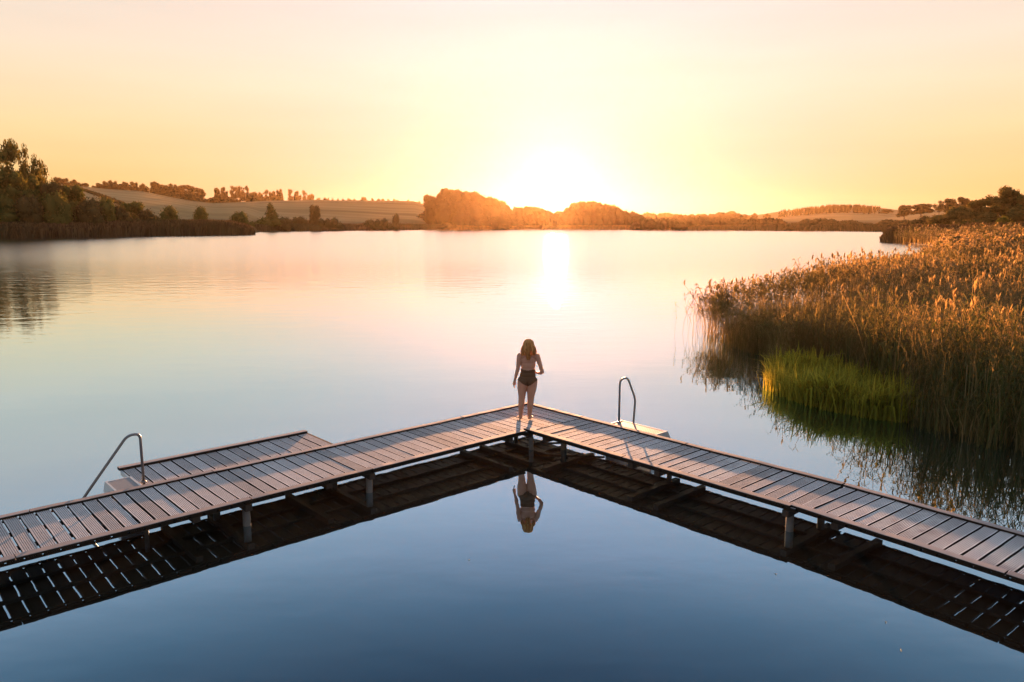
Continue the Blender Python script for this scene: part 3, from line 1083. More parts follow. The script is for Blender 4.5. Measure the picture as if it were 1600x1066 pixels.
wood('wood', [(p_, 470, y_, 18) for p_, y_ in [(p0, float(np.interp(p0, [1236, 1260, 1285, 1305, 1325, 1345, 1365], [350, 343, 341, 347, 343, 347, 352]))) for p0 in range(1240, 1366, 10)]],
     10000, 0.9, M_LEAF_B, 'rounded dark thicket on the far shore below the conifer hill', 25)
wood('wood', [(p_, 440, y_, 16) for p_, y_ in [(p0, float(np.interp(p0, [1368, 1385, 1405, 1430], [352, 342, 343, 350]))) for p0 in range(1368, 1432, 10)]],
     5000, 0.9, M_LEAF_B, 'short dark thicket on the far shore left of the right bank', 26)
# conifer plantation on the hill: one mass of spires
r_ = np.random.default_rng(31)
prs = []
cone_p = [tree_proto(900 + i, 'cone')[0] for i in range(3)]
for k in range(420):
    px = r_.uniform(1215, 1374)
    yt = float(np.interp(px, [1215, 1235, 1260, 1290, 1340, 1360, 1374], [333, 328, 323, 320, 319, 322, 329])) + r_.uniform(0, 3)
    Y = r_.uniform(1130, 1290)
    g_ = ground(px, Y)
    h_ = max(5, ztop(yt, Y) - g_)
    wv = min(h_ * .8, 11) * r_.uniform(.7, 1.2)
    V, Q, T = cone_p[k % 3]
    V = V * np.array([wv, wv, h_]) + np.array([(px - 800) * K * Y, Y, g_])
    sel = np.concatenate([np.arange(0, 1300, 4), np.arange(1300, len(Q))])
    prs.append((V, Q[sel], T[sel]))
V, Q, T = join(prs)
tag(mesh_obj('conifer_wood', np_mesh('conifer_wood', V, Q, T), None, [M_CONE]), 'conifer plantation with a spiky top on the hill right of the sun', 'wood', kind='stuff')
for px, yt, wp, lab in ((1178, 333, 12, 'small round tree on the low skyline left of the conifer hill'), (1198, 334, 14, 'small spreading tree at the left foot of the conifer hill'),
                        (1142, 330, 22, 'broad low tree standing out of the hazy far row'), (1384, 327, 20, 'rounded tree at the right foot of the conifer hill')):
    put('oak', M_LEAF_B, px, 1150, yt, wp, lab, 'tree', None, 'tree')

# ---- right bank
RB = 'trees and bushes on the right bank'
for kind, m, px, Y, yt, wp, lab, cat in (
    ('oak', M_LEAF_B, 1412, 620, 321, 28, 'flat topped tree on the skyline, left one of the pair', 'tree'),
    ('oak', M_LEAF_B, 1438, 620, 319, 40, 'wider flat topped tree on the skyline, right one of the pair', 'tree'),
    ('tall', M_LEAF_B, 1466, 560, 315, 18, 'slim airy tree between the flat topped pair and the right bank hill', 'tree'),
    ('oak', M_LEAF_B, 1482, 540, 311, 26, 'hazy round tree on the skyline above the right bank slope', 'tree'),
    ('oak', M_LEAF_B, 1503, 520, 309, 28, 'largest hazy skyline tree just left of the dark oak', 'tree'),
    ('oak', M_LEAF_B, 1521, 510, 313, 22, 'hazy skyline tree half hidden behind the dark oak', 'tree'),
    ('oak', M_LEAF_R, 1566, 262, 293, 62, 'dark spreading oak topping the right bank', 'tree'),
    ('oak', M_LEAF, 1604, 255, 302, 44, 'dark tree cut by the right edge of the photo', 'tree'),
    ('oak', M_LEAF_R, 1530, 255, 312, 56, 'dark rounded tree left of and below the oak', 'tree'),
    ('round', M_LEAF_R, 1502, 250, 321, 54, 'wide dark bush halfway down the right bank slope', 'bush'),
    ('round', M_LEAF_R, 1474, 258, 334, 50, 'low bush sloping to the water at the end of the right bank', 'bush'),
    ('scrub', M_LEAF_R, 1456, 262, 341, 46, 'lowest scrub where the right bank slope runs out above the headland reeds', 'bush'),
    ('round', M_LEAF_R, 1490, 252, 329, 44, 'rounded olive bush between the two wide bushes of the right bank slope', 'bush'),
    ('scrub', M_LEAF_B, 1444, 330, 335, 50, 'hazy scrub behind the tip of the right bank', 'bush'),
    ('round', M_LEAF_R, 1545, 236, 326, 60, 'big dark green bush below the oak', 'bush'),
    ('round', M_LEAF_R, 1590, 232, 322, 60, 'brownish bush at the right edge below the oak', 'bush'),
    ('round', M_LEAF_Y, 1566, 214, 333, 34, 'yellow green bush catching the light in front of the dark right bank', 'bush'),
    ('scrub', M_LEAF_R, 1512, 225, 341, 66, 'dark scrub along the foot of the right bank', 'bush'),
    ('scrub', M_LEAF_R, 1586, 205, 345, 60, 'olive scrub at the foot of the bank by the right edge', 'bush'),
):
    put(kind, m, px, Y, yt, wp, lab, cat, RB, 'bush' if cat == 'bush' else 'tree')


# ---- distant reed belts
def belt(label, spec, n, size, mat, seed):
    """spec: (px, Y front, depth, height)"""
    r_ = np.random.default_rng(seed)
    sp2 = np.array(spec, float)
    px = r_.uniform(sp2[0, 0], sp2[-1, 0], n)
    Yf = np.interp(px, sp2[:, 0], sp2[:, 1])
    dp = np.interp(px, sp2[:, 0], sp2[:, 2])
    ht = np.interp(px, sp2[:, 0], sp2[:, 3])
    Y = Yf + dp * r_.uniform(0, 1, n) ** 1.5
    x = (px - 800) * K * Y
    z0 = np.array([max(-0.05, ground(a, b)) for a, b in zip(px, Y)])
    h = ht * r_.uniform(.75, 1.1, n) * (0.6 + 0.4 * np.minimum(1, (Y - Yf) / 2 + .3))
    az = r_.uniform(0, math.pi, n)
    cx, sx = np.cos(az) * size * r_.uniform(.5, 1.3, n), np.sin(az) * size
    l1, l2 = r_.normal(0, .12, n) * h, r_.normal(0, .12, n) * h
    V = np.stack([np.stack([x - cx, Y - sx, z0 - .1], 1), np.stack([x + cx, Y + sx, z0 - .1], 1),
                  np.stack([x + cx * .6 + l1, Y + sx * .6 + l2, z0 + h], 1), np.stack([x - cx * .6 + l1, Y - sx * .6 + l2, z0 + h * r_.uniform(.85, 1, n)], 1)], 1).reshape(-1, 3)
    Q = np.arange(4 * n).reshape(-1, 4)
    T = np.clip(r_.normal(.5, .22, n), 0, 1)
    tag(mesh_obj('reed_belt', np_mesh('reed_belt', V, Q, T), None, [mat]), label, 'reeds', kind='stuff')


belt('brown reed belt along the water below the left thicket', [(-400, 128, 12, 3.6), (-100, 203, 16, 3.8), (0, 226, 18, 4.0), (100, 243, 20, 4.2), (200, 260, 24, 4.6), (300, 277, 34, 4.8), (360, 287, 30, 4.6), (385, 292, 14, 3.4), (397, 294, 4, 2.0)],
     30000, .35, M_FARREED, 41)
belt('thin brown reed fringe along the far shore below the fields', [(400, 398, 14, 3.0), (430, 420, 14, 3.2), (460, 434, 12, 3.4), (580, 480, 14, 3.4), (690, 526, 14, 3.0)],
     11000, .5, M_FARREED, 42)
belt('dark low fringe at the foot of the woods under and right of the sun', [(690, 526, 14, 2.4), (866, 573, 14, 2.2), (1100, 480, 12, 2.8), (1300, 438, 12, 3.2), (1400, 400, 12, 3.4), (1420, 396, 8, 3)],
     12000, .5, M_LEAF_B, 44)
belt('dark reeds on the small headland on the right shore', [(1379, 183, 2, 1.2), (1390, 180, 8, 3.4), (1410, 178, 14, 3.9), (1440, 176, 22, 4.0), (1475, 176, 26, 3.9), (1620, 172, 30, 4)],
     9000, .25, M_FARREED, 43)

# ------------------------------------------------------------------ the jetty
ZD, KH = 0.40, 0.035
T0 = W(824, 628.5, ZD + KH); T0.z = 0
pL = W(0, 806, ZD + KH); pL.z = 0
pR = W(1321, 754.5, ZD + KH); pR.z = 0
pR2 = W(1600, 832, ZD + KH); pR2.z = 0
uL = (pL - T0).normalized()
uR = (pR - T0).normalized()
u2 = (pR2 - pR).normalized()
inL = Vector((-uL.y, uL.x, 0))        # from the outer edge of the left arm towards the inside of the L
inR = Vector((uR.y, -uR.x, 0))
in2 = Vector((u2.y, -u2.x, 0))
WL, WR = 1.68, 1.53
SR = (pR - T0).length
PITCHP, GAP = 0.194, 0.029


def planks(mb, o, u, v, s0, s1, a0, a1, z1, r, groove=7, pitch=PITCHP, th=0.041):
    """grooved boards lying along v, stacked along u from s0 to s1"""
    n = max(1, round((s1 - s0) / pitch))
    p = (s1 - s0) / n
    for i in range(n):
        g_ = GAP * r.uniform(.75, 1.3)
        b0, b1 = s0 + i * p + g_ / 2, s0 + (i + 1) * p - g_ / 2
        sk = r.uniform(-.006, .006)
        dz = r.uniform(-.003, .003)
        e0, e1 = a0 + r.uniform(0, .01), a1 - r.uniform(0, .01)
        prof = [(0, -th)]
        m = groove
        wdt = b1 - b0
        for k in range(m):
            x0 = wdt * k / m
            x1 = wdt * (k + .68) / m
            x2 = wdt * (k + 1) / m
            prof += [(x0 + .001, 0), (x1, 0)]
            if k < m - 1:
                prof += [(x1 + .002, -.006), (x2 - .002, -.006)]
        prof[-1] = (wdt, 0)
        prof.append((wdt, -th))
        vs = []
        nseg = 5
        warp = [r.uniform(-.004, .004) for _ in range(nseg + 1)]
        for q in range(nseg + 1):
            f = q / nseg
            aa = e0 + (e1 - e0) * f
            for x, z in prof:
                pt = o + u * (b0 + x + sk * (f - .5) + warp[q]) + v * aa
                vs.append((pt.x, pt.y, z1 + z + dz))
        m_ = len(prof)
        fs = []
        for q in range(nseg):
            for k in range(m_):
                k2 = (k + 1) % m_
                fs.append((q * m_ + k, q * m_ + k2, (q + 1) * m_ + k2, (q + 1) * m_ + k))
        fs.append(tuple(range(m_))[::-1])
        fs.append(tuple(nseg * m_ + k for k in range(m_)))
        mb.add(vs, fs, r.uniform(0.0, 1.0))


def kerb(root, o, u, v, s0, s1, a0, a1, r, z0=ZD + 0.001, z1=ZD + KH):
    """one board lying on the planks along the edge"""
    mb = MB()
    n = 8
    vs, fs = [], []
    for q in range(n + 1):
        s = s0 + (s1 - s0) * q / n
        j = r.uniform(-.004, .004)
        jz = r.uniform(-.002, .003)
        for a, z in ((a0, z0), (a1, z0), (a1, z1 - .006), (a1 - .006, z1), (a0 + .006, z1), (a0, z1 - .006)):
            p = o + u * s + v * (a + j)
            vs.append((p.x, p.y, z + jz))
    for q in range(n):
        for k in range(6):
            fs.append((q * 6 + k, q * 6 + (k + 1) % 6, (q + 1) * 6 + (k + 1) % 6, (q + 1) * 6 + k))
    fs.append(tuple(range(6))[::-1])
    fs.append(tuple(n * 6 + k for k in range(6)))
    mb.add(vs, fs, r.uniform(.2, .9))
    return mb.build('kerb_board', M_KERB, root)


def joist(root, o, u, v, s0, s1, a0, a1, z0, z1, name='joist'):
    mb = MB()
    mb.box(o, u, v, s0, s1, a0, a1, z0, z1, .5)
    return mb.build(name, M_BEAM, root)


def pile(root, o, u, v, s, a, ztop_, rad=0.056, z0=-1.6, mat=None):
    mb = MB()
    p = o + u * s + v * a
    mb.tube([(p.x, p.y, z0), (p.x, p.y, 0.05), (p.x, p.y, ztop_)], [rad * 1.05, rad, rad * .97], 14)
    return mb.build('pile', mat or M_PILE, root)


r = random.Random(3)
LEN = 14.6
# left arm, running through the corner
LA = empty('boardwalk')
tag(LA, 'left arm of the wooden jetty, running through the corner where the woman stands', 'boardwalk', 'arms of the wooden jetty')
mb = MB()
planks(mb, T0, uL, inL, 0.0, LEN, 0.0, WL, ZD, r)
mb.build('decking', M_DECK, LA)
js = [0.0, 2.9, 4.62, 7.06, 9.98, 12.6, LEN]
jo = [0.12, 1.9, 4.62, 7.05, 9.6, 12.2, LEN]
for i in range(len(jo) - 1):
    kerb(LA, T0, uL, inL, (0.0 if i == 0 else jo[i] + .006), jo[i + 1] - .006, -.015, .095, r)
ji = [WR + .10, 3.35, 5.06, 7.1, 10.02, 12.6, LEN]
for i in range(len(ji) - 1):
    kerb(LA, T0, uL, inL, ji[i] + .006, ji[i + 1] - .006, WL - .11, WL + .015, r)
kerb(LA, T0, inL, uL, .10, WL, -.015, .09, r)                  # board closing the end of the arm
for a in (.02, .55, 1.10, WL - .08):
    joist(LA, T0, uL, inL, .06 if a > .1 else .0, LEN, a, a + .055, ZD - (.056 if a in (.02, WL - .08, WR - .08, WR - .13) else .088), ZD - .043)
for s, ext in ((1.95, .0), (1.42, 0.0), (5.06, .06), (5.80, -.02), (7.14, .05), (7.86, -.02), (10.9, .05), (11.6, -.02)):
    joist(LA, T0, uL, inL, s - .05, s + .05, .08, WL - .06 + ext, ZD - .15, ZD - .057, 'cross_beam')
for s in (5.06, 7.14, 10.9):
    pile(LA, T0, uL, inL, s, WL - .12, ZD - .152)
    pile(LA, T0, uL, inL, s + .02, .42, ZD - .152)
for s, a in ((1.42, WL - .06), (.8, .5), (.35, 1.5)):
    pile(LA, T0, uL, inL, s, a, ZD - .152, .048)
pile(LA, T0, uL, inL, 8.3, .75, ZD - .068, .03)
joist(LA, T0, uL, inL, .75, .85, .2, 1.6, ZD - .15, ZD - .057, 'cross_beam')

# right arm, two lengths with a slight bend
RA = empty('boardwalk')
tag(RA, 'right arm of the wooden jetty, pale stains on its boards and a slight bend', 'boardwalk', 'arms of the wooden jetty')
S0 = WL + .012
mb = MB()
planks(mb, T0, uR, inR, S0, SR - .01, 0.0, WR, ZD, r)
planks(mb, pR, u2, in2, .035, 7.4, 0.0, WR - .05, ZD, r)
mb.build('decking', M_DECK2, RA)
for a, b in ((S0 + .01, 4.28), (4.30, SR - .01)):
    kerb(RA, T0, uR, inR, a, b, -.015, .095, r)
for a, b in ((S0 - .16, 4.0), (4.02, SR - .10)):
    kerb(RA, T0, uR, inR, a, b, WR - .11, WR + .015, r)
for a, b in ((.02, 2.7), (2.72, 5.2), (5.22, 7.4)):
    kerb(RA, pR, u2, in2, a, b, -.015, .095, r)
    kerb(RA, pR, u2, in2, a - (.08 if a < .1 else 0), b, WR - .16, WR - .035, r)
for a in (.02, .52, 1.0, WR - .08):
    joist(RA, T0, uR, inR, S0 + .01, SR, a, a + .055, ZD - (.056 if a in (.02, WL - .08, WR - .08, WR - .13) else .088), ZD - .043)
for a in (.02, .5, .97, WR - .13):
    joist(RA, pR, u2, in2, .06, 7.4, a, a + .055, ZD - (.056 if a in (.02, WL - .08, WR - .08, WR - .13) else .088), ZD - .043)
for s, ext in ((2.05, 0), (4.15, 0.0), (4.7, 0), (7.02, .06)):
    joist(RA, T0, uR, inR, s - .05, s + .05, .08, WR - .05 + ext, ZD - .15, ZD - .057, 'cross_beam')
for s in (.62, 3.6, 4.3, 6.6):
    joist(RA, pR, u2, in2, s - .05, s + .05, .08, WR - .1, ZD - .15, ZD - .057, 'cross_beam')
pile(RA, T0, uR, inR, 7.02, WR - .14, ZD - .152)
pile(RA, T0, uR, inR, 7.02, .4, ZD - .152)
pile(RA, T0, uR, inR, 2.05, .95, ZD - .152, .055)
pile(RA, T0, uR, inR, 4.15, .35, ZD - .152, .048)
pile(RA, pR, u2, in2, 3.6, WR - 1.2, ZD - .152)
pile(RA, pR, u2, in2, 3.6, WR - .3, ZD - .152, .06)
# diagonal braces between piles at the corner
mb = MB()
a_, b_ = T0 + uR * 1.75 + inR * 1.3, T0 + uR * 2.6 + inR * .35
mb.tube([(a_.x, a_.y, .12), (b_.x, b_.y, .16)], .022, 6)
mb.build('brace', M_BEAM, RA)

# lower bathing platform beside the left arm
PL = empty('bathing_platform')
tag(PL, 'lower wooden side platform fixed along the outside of the left arm', 'platform')
zp = ZD - .10
oP = T0 - inL * .03
outL = -inL
mb = MB()
planks(mb, oP, uL, outL, 4.66, 8.02, .0, 1.46, zp, r, pitch=.2)
mb.build('decking', M_DECK, PL)
kerb(PL, oP, uL, outL, 4.64, 8.06, 1.37, 1.49, r, zp + .001, zp + .05)
for a in (.1, .7, 1.36):
    joist(PL, oP, uL, outL, 4.68, 8.0, a, a + .055, zp - .066, zp - .043)
joist(PL, oP, uL, outL, 4.612, 4.656, .0, 1.46, zp - .07, zp - .004, 'end_board')
joist(PL, oP, uL, outL, 5.2, 5.3, .02, 1.42, zp - .17, zp - .068, 'cross_beam')
joist(PL, oP, uL, outL, 7.3, 7.4, .02, 1.42, zp - .17, zp - .068, 'cross_beam')
pile(PL, oP, uL, outL, 5.25, 1.2, zp - .172)
pile(PL, oP, uL, outL, 7.35, 1.2, zp - .172)
mb = MB()
mb.box(oP, uL, outL, 8.025, 8.05, .0, 1.36, zp - .07, zp + .006)
mb.build('end_angle', M_ALU, PL)

# perforated aluminium
M_GRATE, t = new_mat('perforated_aluminium')
tcn = N(t, 'ShaderNodeTexCoord')
vo = N(t, 'ShaderNodeTexVoronoi', i_Scale=16.0)
vo.inputs['Randomness'].default_value = 0.0
t.links.new(tcn.outputs['Object'], vo.inputs['Vector'])
rr = N(t, 'ShaderNodeValToRGB')
ramp(rr, [(0.30, (0.06, 0.05, 0.045)), (0.42, (0.42, 0.38, 0.35))])
t.links.new(vo.outputs['Distance'], rr.inputs[0])
p = N(t, 'ShaderNodeBsdfPrincipled', i_Roughness=0.5, i_Metallic=0.3)
t.links.new(rr.outputs[0], p.inputs['Base Color'])
out(t, p.outputs[0])


M_DARKALU = simple_mat('dull_aluminium', (0.20, 0.21, 0.22), 0.6, 0.3, 30, 0.2)


def ladder(o, u, outv, s0, s1, depth, ztop_, label, rail_pts, grate, along):
    """landing, treads below it and ONE handrail; local frame x along u, y outwards"""
    root = empty('bathing_ladder', (o.x, o.y, 0), math.atan2(u.y, u.x))
    sg = 1 if (Vector((-u.y, u.x, 0)).dot(outv) > 0) else -1
    X, Y_ = Vector((1, 0, 0)), Vector((0, sg, 0))
    O = Vector((0, 0, 0))
    tag(root, label, 'ladder', 'bathing ladders of the jetty')
    mb = MB()
    mb.box(O, X, Y_, s0 + .03, s1 - .03, .04, depth - .03, ztop_ - .03, ztop_)
    mb.build('landing', grate, root)
    mb = MB()
    for a, b in ((s0, s0 + .029), (s1 - .029, s1)):       # side cheeks, dropping outward towards the steps
        P = []
        for x in (a, b):
            P += [O + X * x + Y_ * .02, O + X * x + Y_ * (depth + .0), O + X * x + Y_ * (depth + .14), O + X * x + Y_ * .02]
        zz = [ztop_ + .004, ztop_ + .004, ztop_ - .2, ztop_ - .2]
        vs = [(q.x, q.y, zz[k % 4]) for k, q in enumerate(P)]
        mb.add(vs, [(0, 1, 2, 3), (7, 6, 5, 4), (0, 4, 5, 1), (1, 5, 6, 2), (2, 6, 7, 3), (3, 7, 4, 0)])
    mb.box(O, X, Y_, s0 + .03, s1 - .03, depth - .029, depth, ztop_ - .10, ztop_ + .002)
    mb.build('frame', M_ALU, root)
    for k in range(3):
        mb = MB()
        if along:
            mb.box(O, X, Y_, s1 + .05 + .17 * k, s1 + .20 + .17 * k, .04, depth - .03, ztop_ - .26 - .22 * k, ztop_ - .23 - .22 * k)
        else:
            mb.box(O, X, Y_, s0 + .03, s1 - .03, depth + .06 + .17 * k, depth + .20 + .17 * k, ztop_ - .26 - .24 * k, ztop_ - .23 - .24 * k)
        mb.build('tread', grate, root)
    pts = [Vector((q[0], sg * q[1], q[2])) for q in rail_pts]
    dense = [pts[0]]
    for i in range(1, len(pts) - 1):
        a, b, c = pts[i - 1], pts[i], pts[i + 1]
        d1 = min(.09, (a - b).length * .45)
        d2 = min(.09, (c - b).length * .45)
        p1, p2 = b + (a - b).normalized() * d1, b + (c - b).normalized() * d2
        for k in range(6):
            f = k / 5
            dense.append(p1 * (1 - f) ** 2 + b * 2 * f * (1 - f) + p2 * f * f)
    dense.append(pts[-1])
    mb = MB()
    mb.tube(dense, .0215, 12)
    mb.build('handrail', M_STEEL, root)
    mb = MB()
    mb.tube([(pts[0].x, pts[0].y, ztop_ + .001), (pts[0].x, pts[0].y, ztop_ + .02)], .045, 12)
    mb.build('foot_flange', M_STEEL, root)
    return root


ladder(T0, uR, -inR, 2.30, 3.45, .52, ZD - .02, 'bathing ladder with perforated landing on the right arm, tube handrail upright',
       [(2.38, .33, .38), (2.38, .33, 1.27), (2.50, .42, 1.33), (2.61, .55, .88), (2.58, .54, .30), (2.58, .54, -.6)], M_GRATE, False)
ladder(T0, uL, -inL, 8.07, 8.45, .72, ZD - .02, 'bathing ladder beside the lower platform, left arm, handrail slanting to the water',
       [(8.0, .29, .30), (8.0, .29, 1.17), (8.18, .30, 1.17), (8.80, .32, .38), (9.25, .34, -.25)], M_DARKALU, True)

# ------------------------------------------------------------------ bits floating on the calm water
M_FLEAF = simple_mat('fallen_leaf', (0.30, 0.26, 0.18), 0.6)
for k, (px, py, sz) in enumerate(((733, 875, .014), (1384, 972, .016), (1408, 1016, .018), (1212, 897, .016))):
    q = W(px, py, 0.004)
    mb = MB()
    a = r.uniform(0, 6.28)
    n_ = 8
    vs = []
    for z, f in ((0.0, 1.0), (0.003, .96)):
        for i in range(n_):
            t_ = 2 * math.pi * i / n_
            lx, ly = sz * math.cos(t_) * f, sz * .5 * math.sin(t_) * f * (1 if math.cos(t_) < 0 else .8)
            vs.append((lx, ly, z + .006 * (lx / sz) ** 2))
    mb.add(vs, [tuple(range(n_))[::-1], tuple(range(n_, 2 * n_))] + [(i, (i + 1) % n_, n_ + (i + 1) % n_, n_ + i) for i in range(n_)])
    o = mb.build('floating_leaf', M_FLEAF)
    o.location = q
    o.rotation_euler = (0, 0, a)
    tag(o, 'tiny pale leaf floating on the calm water inside the jetty', 'leaf', 'leaves floating inside the jetty')

# ------------------------------------------------------------------ the woman on the corner
# local frame: x right, y away from the camera (the way she faces), z up from the deck
SKIN, t = new_mat('skin')
p = N(t, 'ShaderNodeBsdfPrincipled', i_Roughness=0.5)
tcn = N(t, 'ShaderNodeTexCoord')
no = N(t, 'ShaderNodeTexNoise', i_Scale=9.0, i_Detail=4.0)
t.links.new(tcn.outputs['Object'], no.inputs['Vector'])
t.links.new(mixc(t, no.outputs['Fac'], (0.42, 0.20, 0.125), (0.56, 0.29, 0.19)), p.inputs['Base Color'])
p.inputs['Subsurface Weight'].default_value = 0.15
p.inputs['Subsurface Radius'].default_value = (0.02, 0.008, 0.004)
p.inputs['Subsurface Scale'].default_value = 0.5
out(t, p.outputs[0])
M_SUIT = simple_mat('swimsuit_cloth', (0.11, 0.048, 0.016), 0.75, 0, 30, 0.2)
M_HAIR, t = new_mat('hair')
a = N(t, 'ShaderNodeAttribute', attribute_name='tone')
r_h = N(t, 'ShaderNodeValToRGB')
ramp(r_h, [(0, (0.42, 0.18, 0.06)), (0.5, (0.72, 0.35, 0.12)), (1, (0.95, 0.55, 0.22))])
t.links.new(a.outputs['Fac'], r_h.inputs[0])
d = N(t, 'ShaderNodeBsdfDiffuse')
tr = N(t, 'ShaderNodeBsdfTranslucent')
t.links.new(r_h.outputs[0], d.inputs[0])
t.links.new(r_h.outputs[0], tr.inputs[0])
mx = N(t, 'ShaderNodeMixShader', i_0=0.4)
t.links.new(d.outputs[0], mx.inputs[1])
t.links.new(tr.outputs[0], mx.inputs[2])
out(t, mx.outputs[0])

bm = bmesh.new()


def cap(a, b, ra, rb, fy=1.0, n=14, rings=4):
    """closed tapered limb with rounded ends; fy flattens it front to back"""
    a, b = Vector(a), Vector(b)
    d = b - a
    L = d.length
    d.normalize()
    x = Vector((1, 0, 0))
    x = (x - d * x.dot(d))
    if x.length < .2:
        x = Vector((0, 1, 0)) - d * d.y
    x.normalize()
    y = d.cross(x)
    R_ = []
    for i in range(rings + 1):
        th = math.pi / 2 * (1 - i / rings)
        R_.append((-math.sin(th) * ra, math.cos(th) * ra))
    for i in range(rings + 1):
        th = math.pi / 2 * i / rings
        R_.append((L + math.sin(th) * rb, math.cos(th) * rb))
    vs = []
    for h, rad in R_:
        rad = max(rad, .0004)
        vs.append([bm.verts.new(a + d * h + x * math.cos(2 * math.pi * k / n) * rad + y * math.sin(2 * math.pi * k / n) * rad * fy) for k in range(n)])
    for i in range(len(vs) - 1):
        for k in range(n):
            bm.faces.new((vs[i][k], vs[i][(k + 1) % n], vs[i + 1][(k + 1) % n], vs[i + 1][k]))
    bm.faces.new(vs[0][::-1])
    bm.faces.new(vs[-1])


def chain(pts, fy=1.0):
    for i in range(len(pts) - 1):
        cap(pts[i][:3], pts[i + 1][:3], pts[i][3], pts[i + 1][3], fy)


def ell(c, rx, ry, rz, n=18):
    m = Matrix.Translation(c) @ Matrix.Diagonal((rx, ry, rz, 1))
    bmesh.ops.create_uvsphere(bm, u_segments=n, v_segments=n // 2 + 2, radius=1, matrix=m)


CX = 0.035
# torso: ellipsoids and short flattened limbs, overlapping so that they fuse
ell((CX - .005, 0, .845), .168, .112, .105)           # hips
ell((CX - .070, -.045, .800), .080, .075, .085)       # buttocks
ell((CX + .065, -.045, .800), .080, .075, .085)
ell((CX, .005, .930), .145, .098, .11)
ell((CX + .003, .01, 1.03), .133, .092, .11)           # waist
ell((CX + .006, .012, 1.14), .142, .096, .12)
ell((CX + .008, .008, 1.24), .150, .094, .11)          # ribs
cap((CX - .105, 0, 1.325), (CX + .125, 0, 1.325), .058, .058, 1.0)
ell((CX - .055, .075, 1.185), .058, .055, .058)
ell((CX + .070, .075, 1.185), .058, .055, .058)
cap((CX + .01, -.005, 1.30), (CX + .012, .012, 1.46), .066, .048)   # neck
# head
HX, HY, HZ = CX + .012, .022, 1.545
ell((HX, HY, HZ + .015), .071, .088, .092, 22)
ell((HX, HY + .020, HZ - .045), .054, .066, .062, 18)
ell((HX, HY + .066, HZ - .088), .022, .018, .018, 12)   # chin
cap((HX, HY + .088, HZ + .005), (HX, HY + .106, HZ - .028), .008, .011)  # nose
cap((HX - .016, HY + .081, HZ - .052), (HX + .016, HY + .081, HZ - .052), .007, .007)  # lips
for sg in (-1, 1):
    ell((HX + sg * .072, HY - .005, HZ - .008), .009, .019, .030, 10)    # ears
    cap((HX + sg * .012, HY + .084, HZ + .028), (HX + sg * .042, HY + .074, HZ + .028), .007, .006)  # brows
# legs
chain([(-.052, .0, .80, 0.1049), (-.070, .004, .66, 0.0912), (-.072, .008, .50, 0.0684), (-.078, .004, .42, 0.0604), (-.084, -.012, .32, 0.0593), (-.092, -.006, .20, 0.0456), (-.098, .0, .085, 0.0353), (-.099, -.01, .045, 0.0365)])
chain([(.112, .0, .80, 0.1072), (.108, .004, .66, 0.0935), (.095, .008, .50, 0.0707), (.090, .004, .42, 0.0616), (.086, -.012, .32, 0.0604), (.077, -.006, .20, 0.0467), (.070, .0, .085, 0.0353), (.071, -.01, .045, 0.0365)])
# feet, toes pointing away and slightly outwards
for fx, dx in ((-.099, -.025), (.071, .035)):
    cap((fx, -.028, .028), (fx + dx * .5, .10, .028), .028, .036, .75)
    cap((fx, -.01, .055), (fx + dx * .5, .09, .036), .030, .028, .8)
    for k in range(5):
        q = (k - 2) * .0155 * (1 if dx < 0 else -1)
        L = .045 - .006 * k
        cap((fx + dx * .55 + q, .115, .018), (fx + dx * .75 + q, .125 + L, .014), .0115 if k == 0 else .0085, .010 if k == 0 else .0075)
# left arm hanging, a little out, hand relaxed
chain([(CX - .148, -.002, 1.335, .054), (CX - .166, -.010, 1.24, .046), (CX - .178, -.022, 1.12, .038), (CX - .186, -.024, 1.05, .036), (CX - .208, -.008, .96, .034), (CX - .236, .016, .84, .025), (CX - .243, .022, .805, .023)])
hb = Vector((CX - .246, .026, .785))
cap(hb, hb + Vector((-.008, .018, -.055)), .028, .033, .6)
for k in range(5):
    if k < 4:
        y0 = -.020 + k * .0155
        st_ = hb + Vector((-.008, .018 + y0, -.066))
        L = (.030, .034, .031, .025)[k]
        m1 = st_ + Vector((-.006, .004, -L))
        m2 = m1 + Vector((.006, .006, -L * .75))
        m3 = m2 + Vector((.011, .004, -L * .45))
        for a0_, a1_, q0, q1 in ((st_, m1, .0095, .0088), (m1, m2, .0088, .0082), (m2, m3, .0082, .0072)):
            cap(a0_, a1_, q0, q1, 1, 10, 2)
    else:
        st_ = hb + Vector((.006, .036, -.018))
        m1 = st_ + Vector((.012, .020, -.028))
        m2 = m1 + Vector((.008, .006, -.026))
        cap(st_, m1, .012, .010, 1, 10, 2)
        cap(m1, m2, .010, .0085, 1, 10, 2)
# right arm bent, forearm across to the front of the waist
chain([(CX + .168, -.002, 1.335, .054), (CX + .200, -.014, 1.24, .047), (CX + .236, -.032, 1.12, .039), (CX + .262, -.036, 1.03, .037), (CX + .268, -.018, .995, .037), (CX + .232, .055, .955, .032), (CX + .185, .125, .945, .025), (CX + .165, .150, .945, .023)])
hb = Vector((CX + .150, .165, .945))
cap(hb, hb + Vector((-.045, .030, .002)), .027, .031, .62)
for k in range(4):
    z0_ = .026 - k * .016
    st_ = hb + Vector((-.058, .036, z0_))
    L = (.028, .033, .030, .024)[k]
    m1 = st_ + Vector((-L, .006, -.002))
    m2 = m1 + Vector((-L * .7, -.012, -.004))
    m3 = m2 + Vector((-L * .3, -.014, -.002))
    for a0_, a1_, q0, q1 in ((st_, m1, .0095, .0088), (m1, m2, .0088, .0082), (m2, m3, .0082, .0072)):
        cap(a0_, a1_, q0, q1, 1, 10, 2)
cap(hb + Vector((-.010, .006, .022)), hb + Vector((-.030, -.002, .050)), .012, .010, 1, 10, 2)
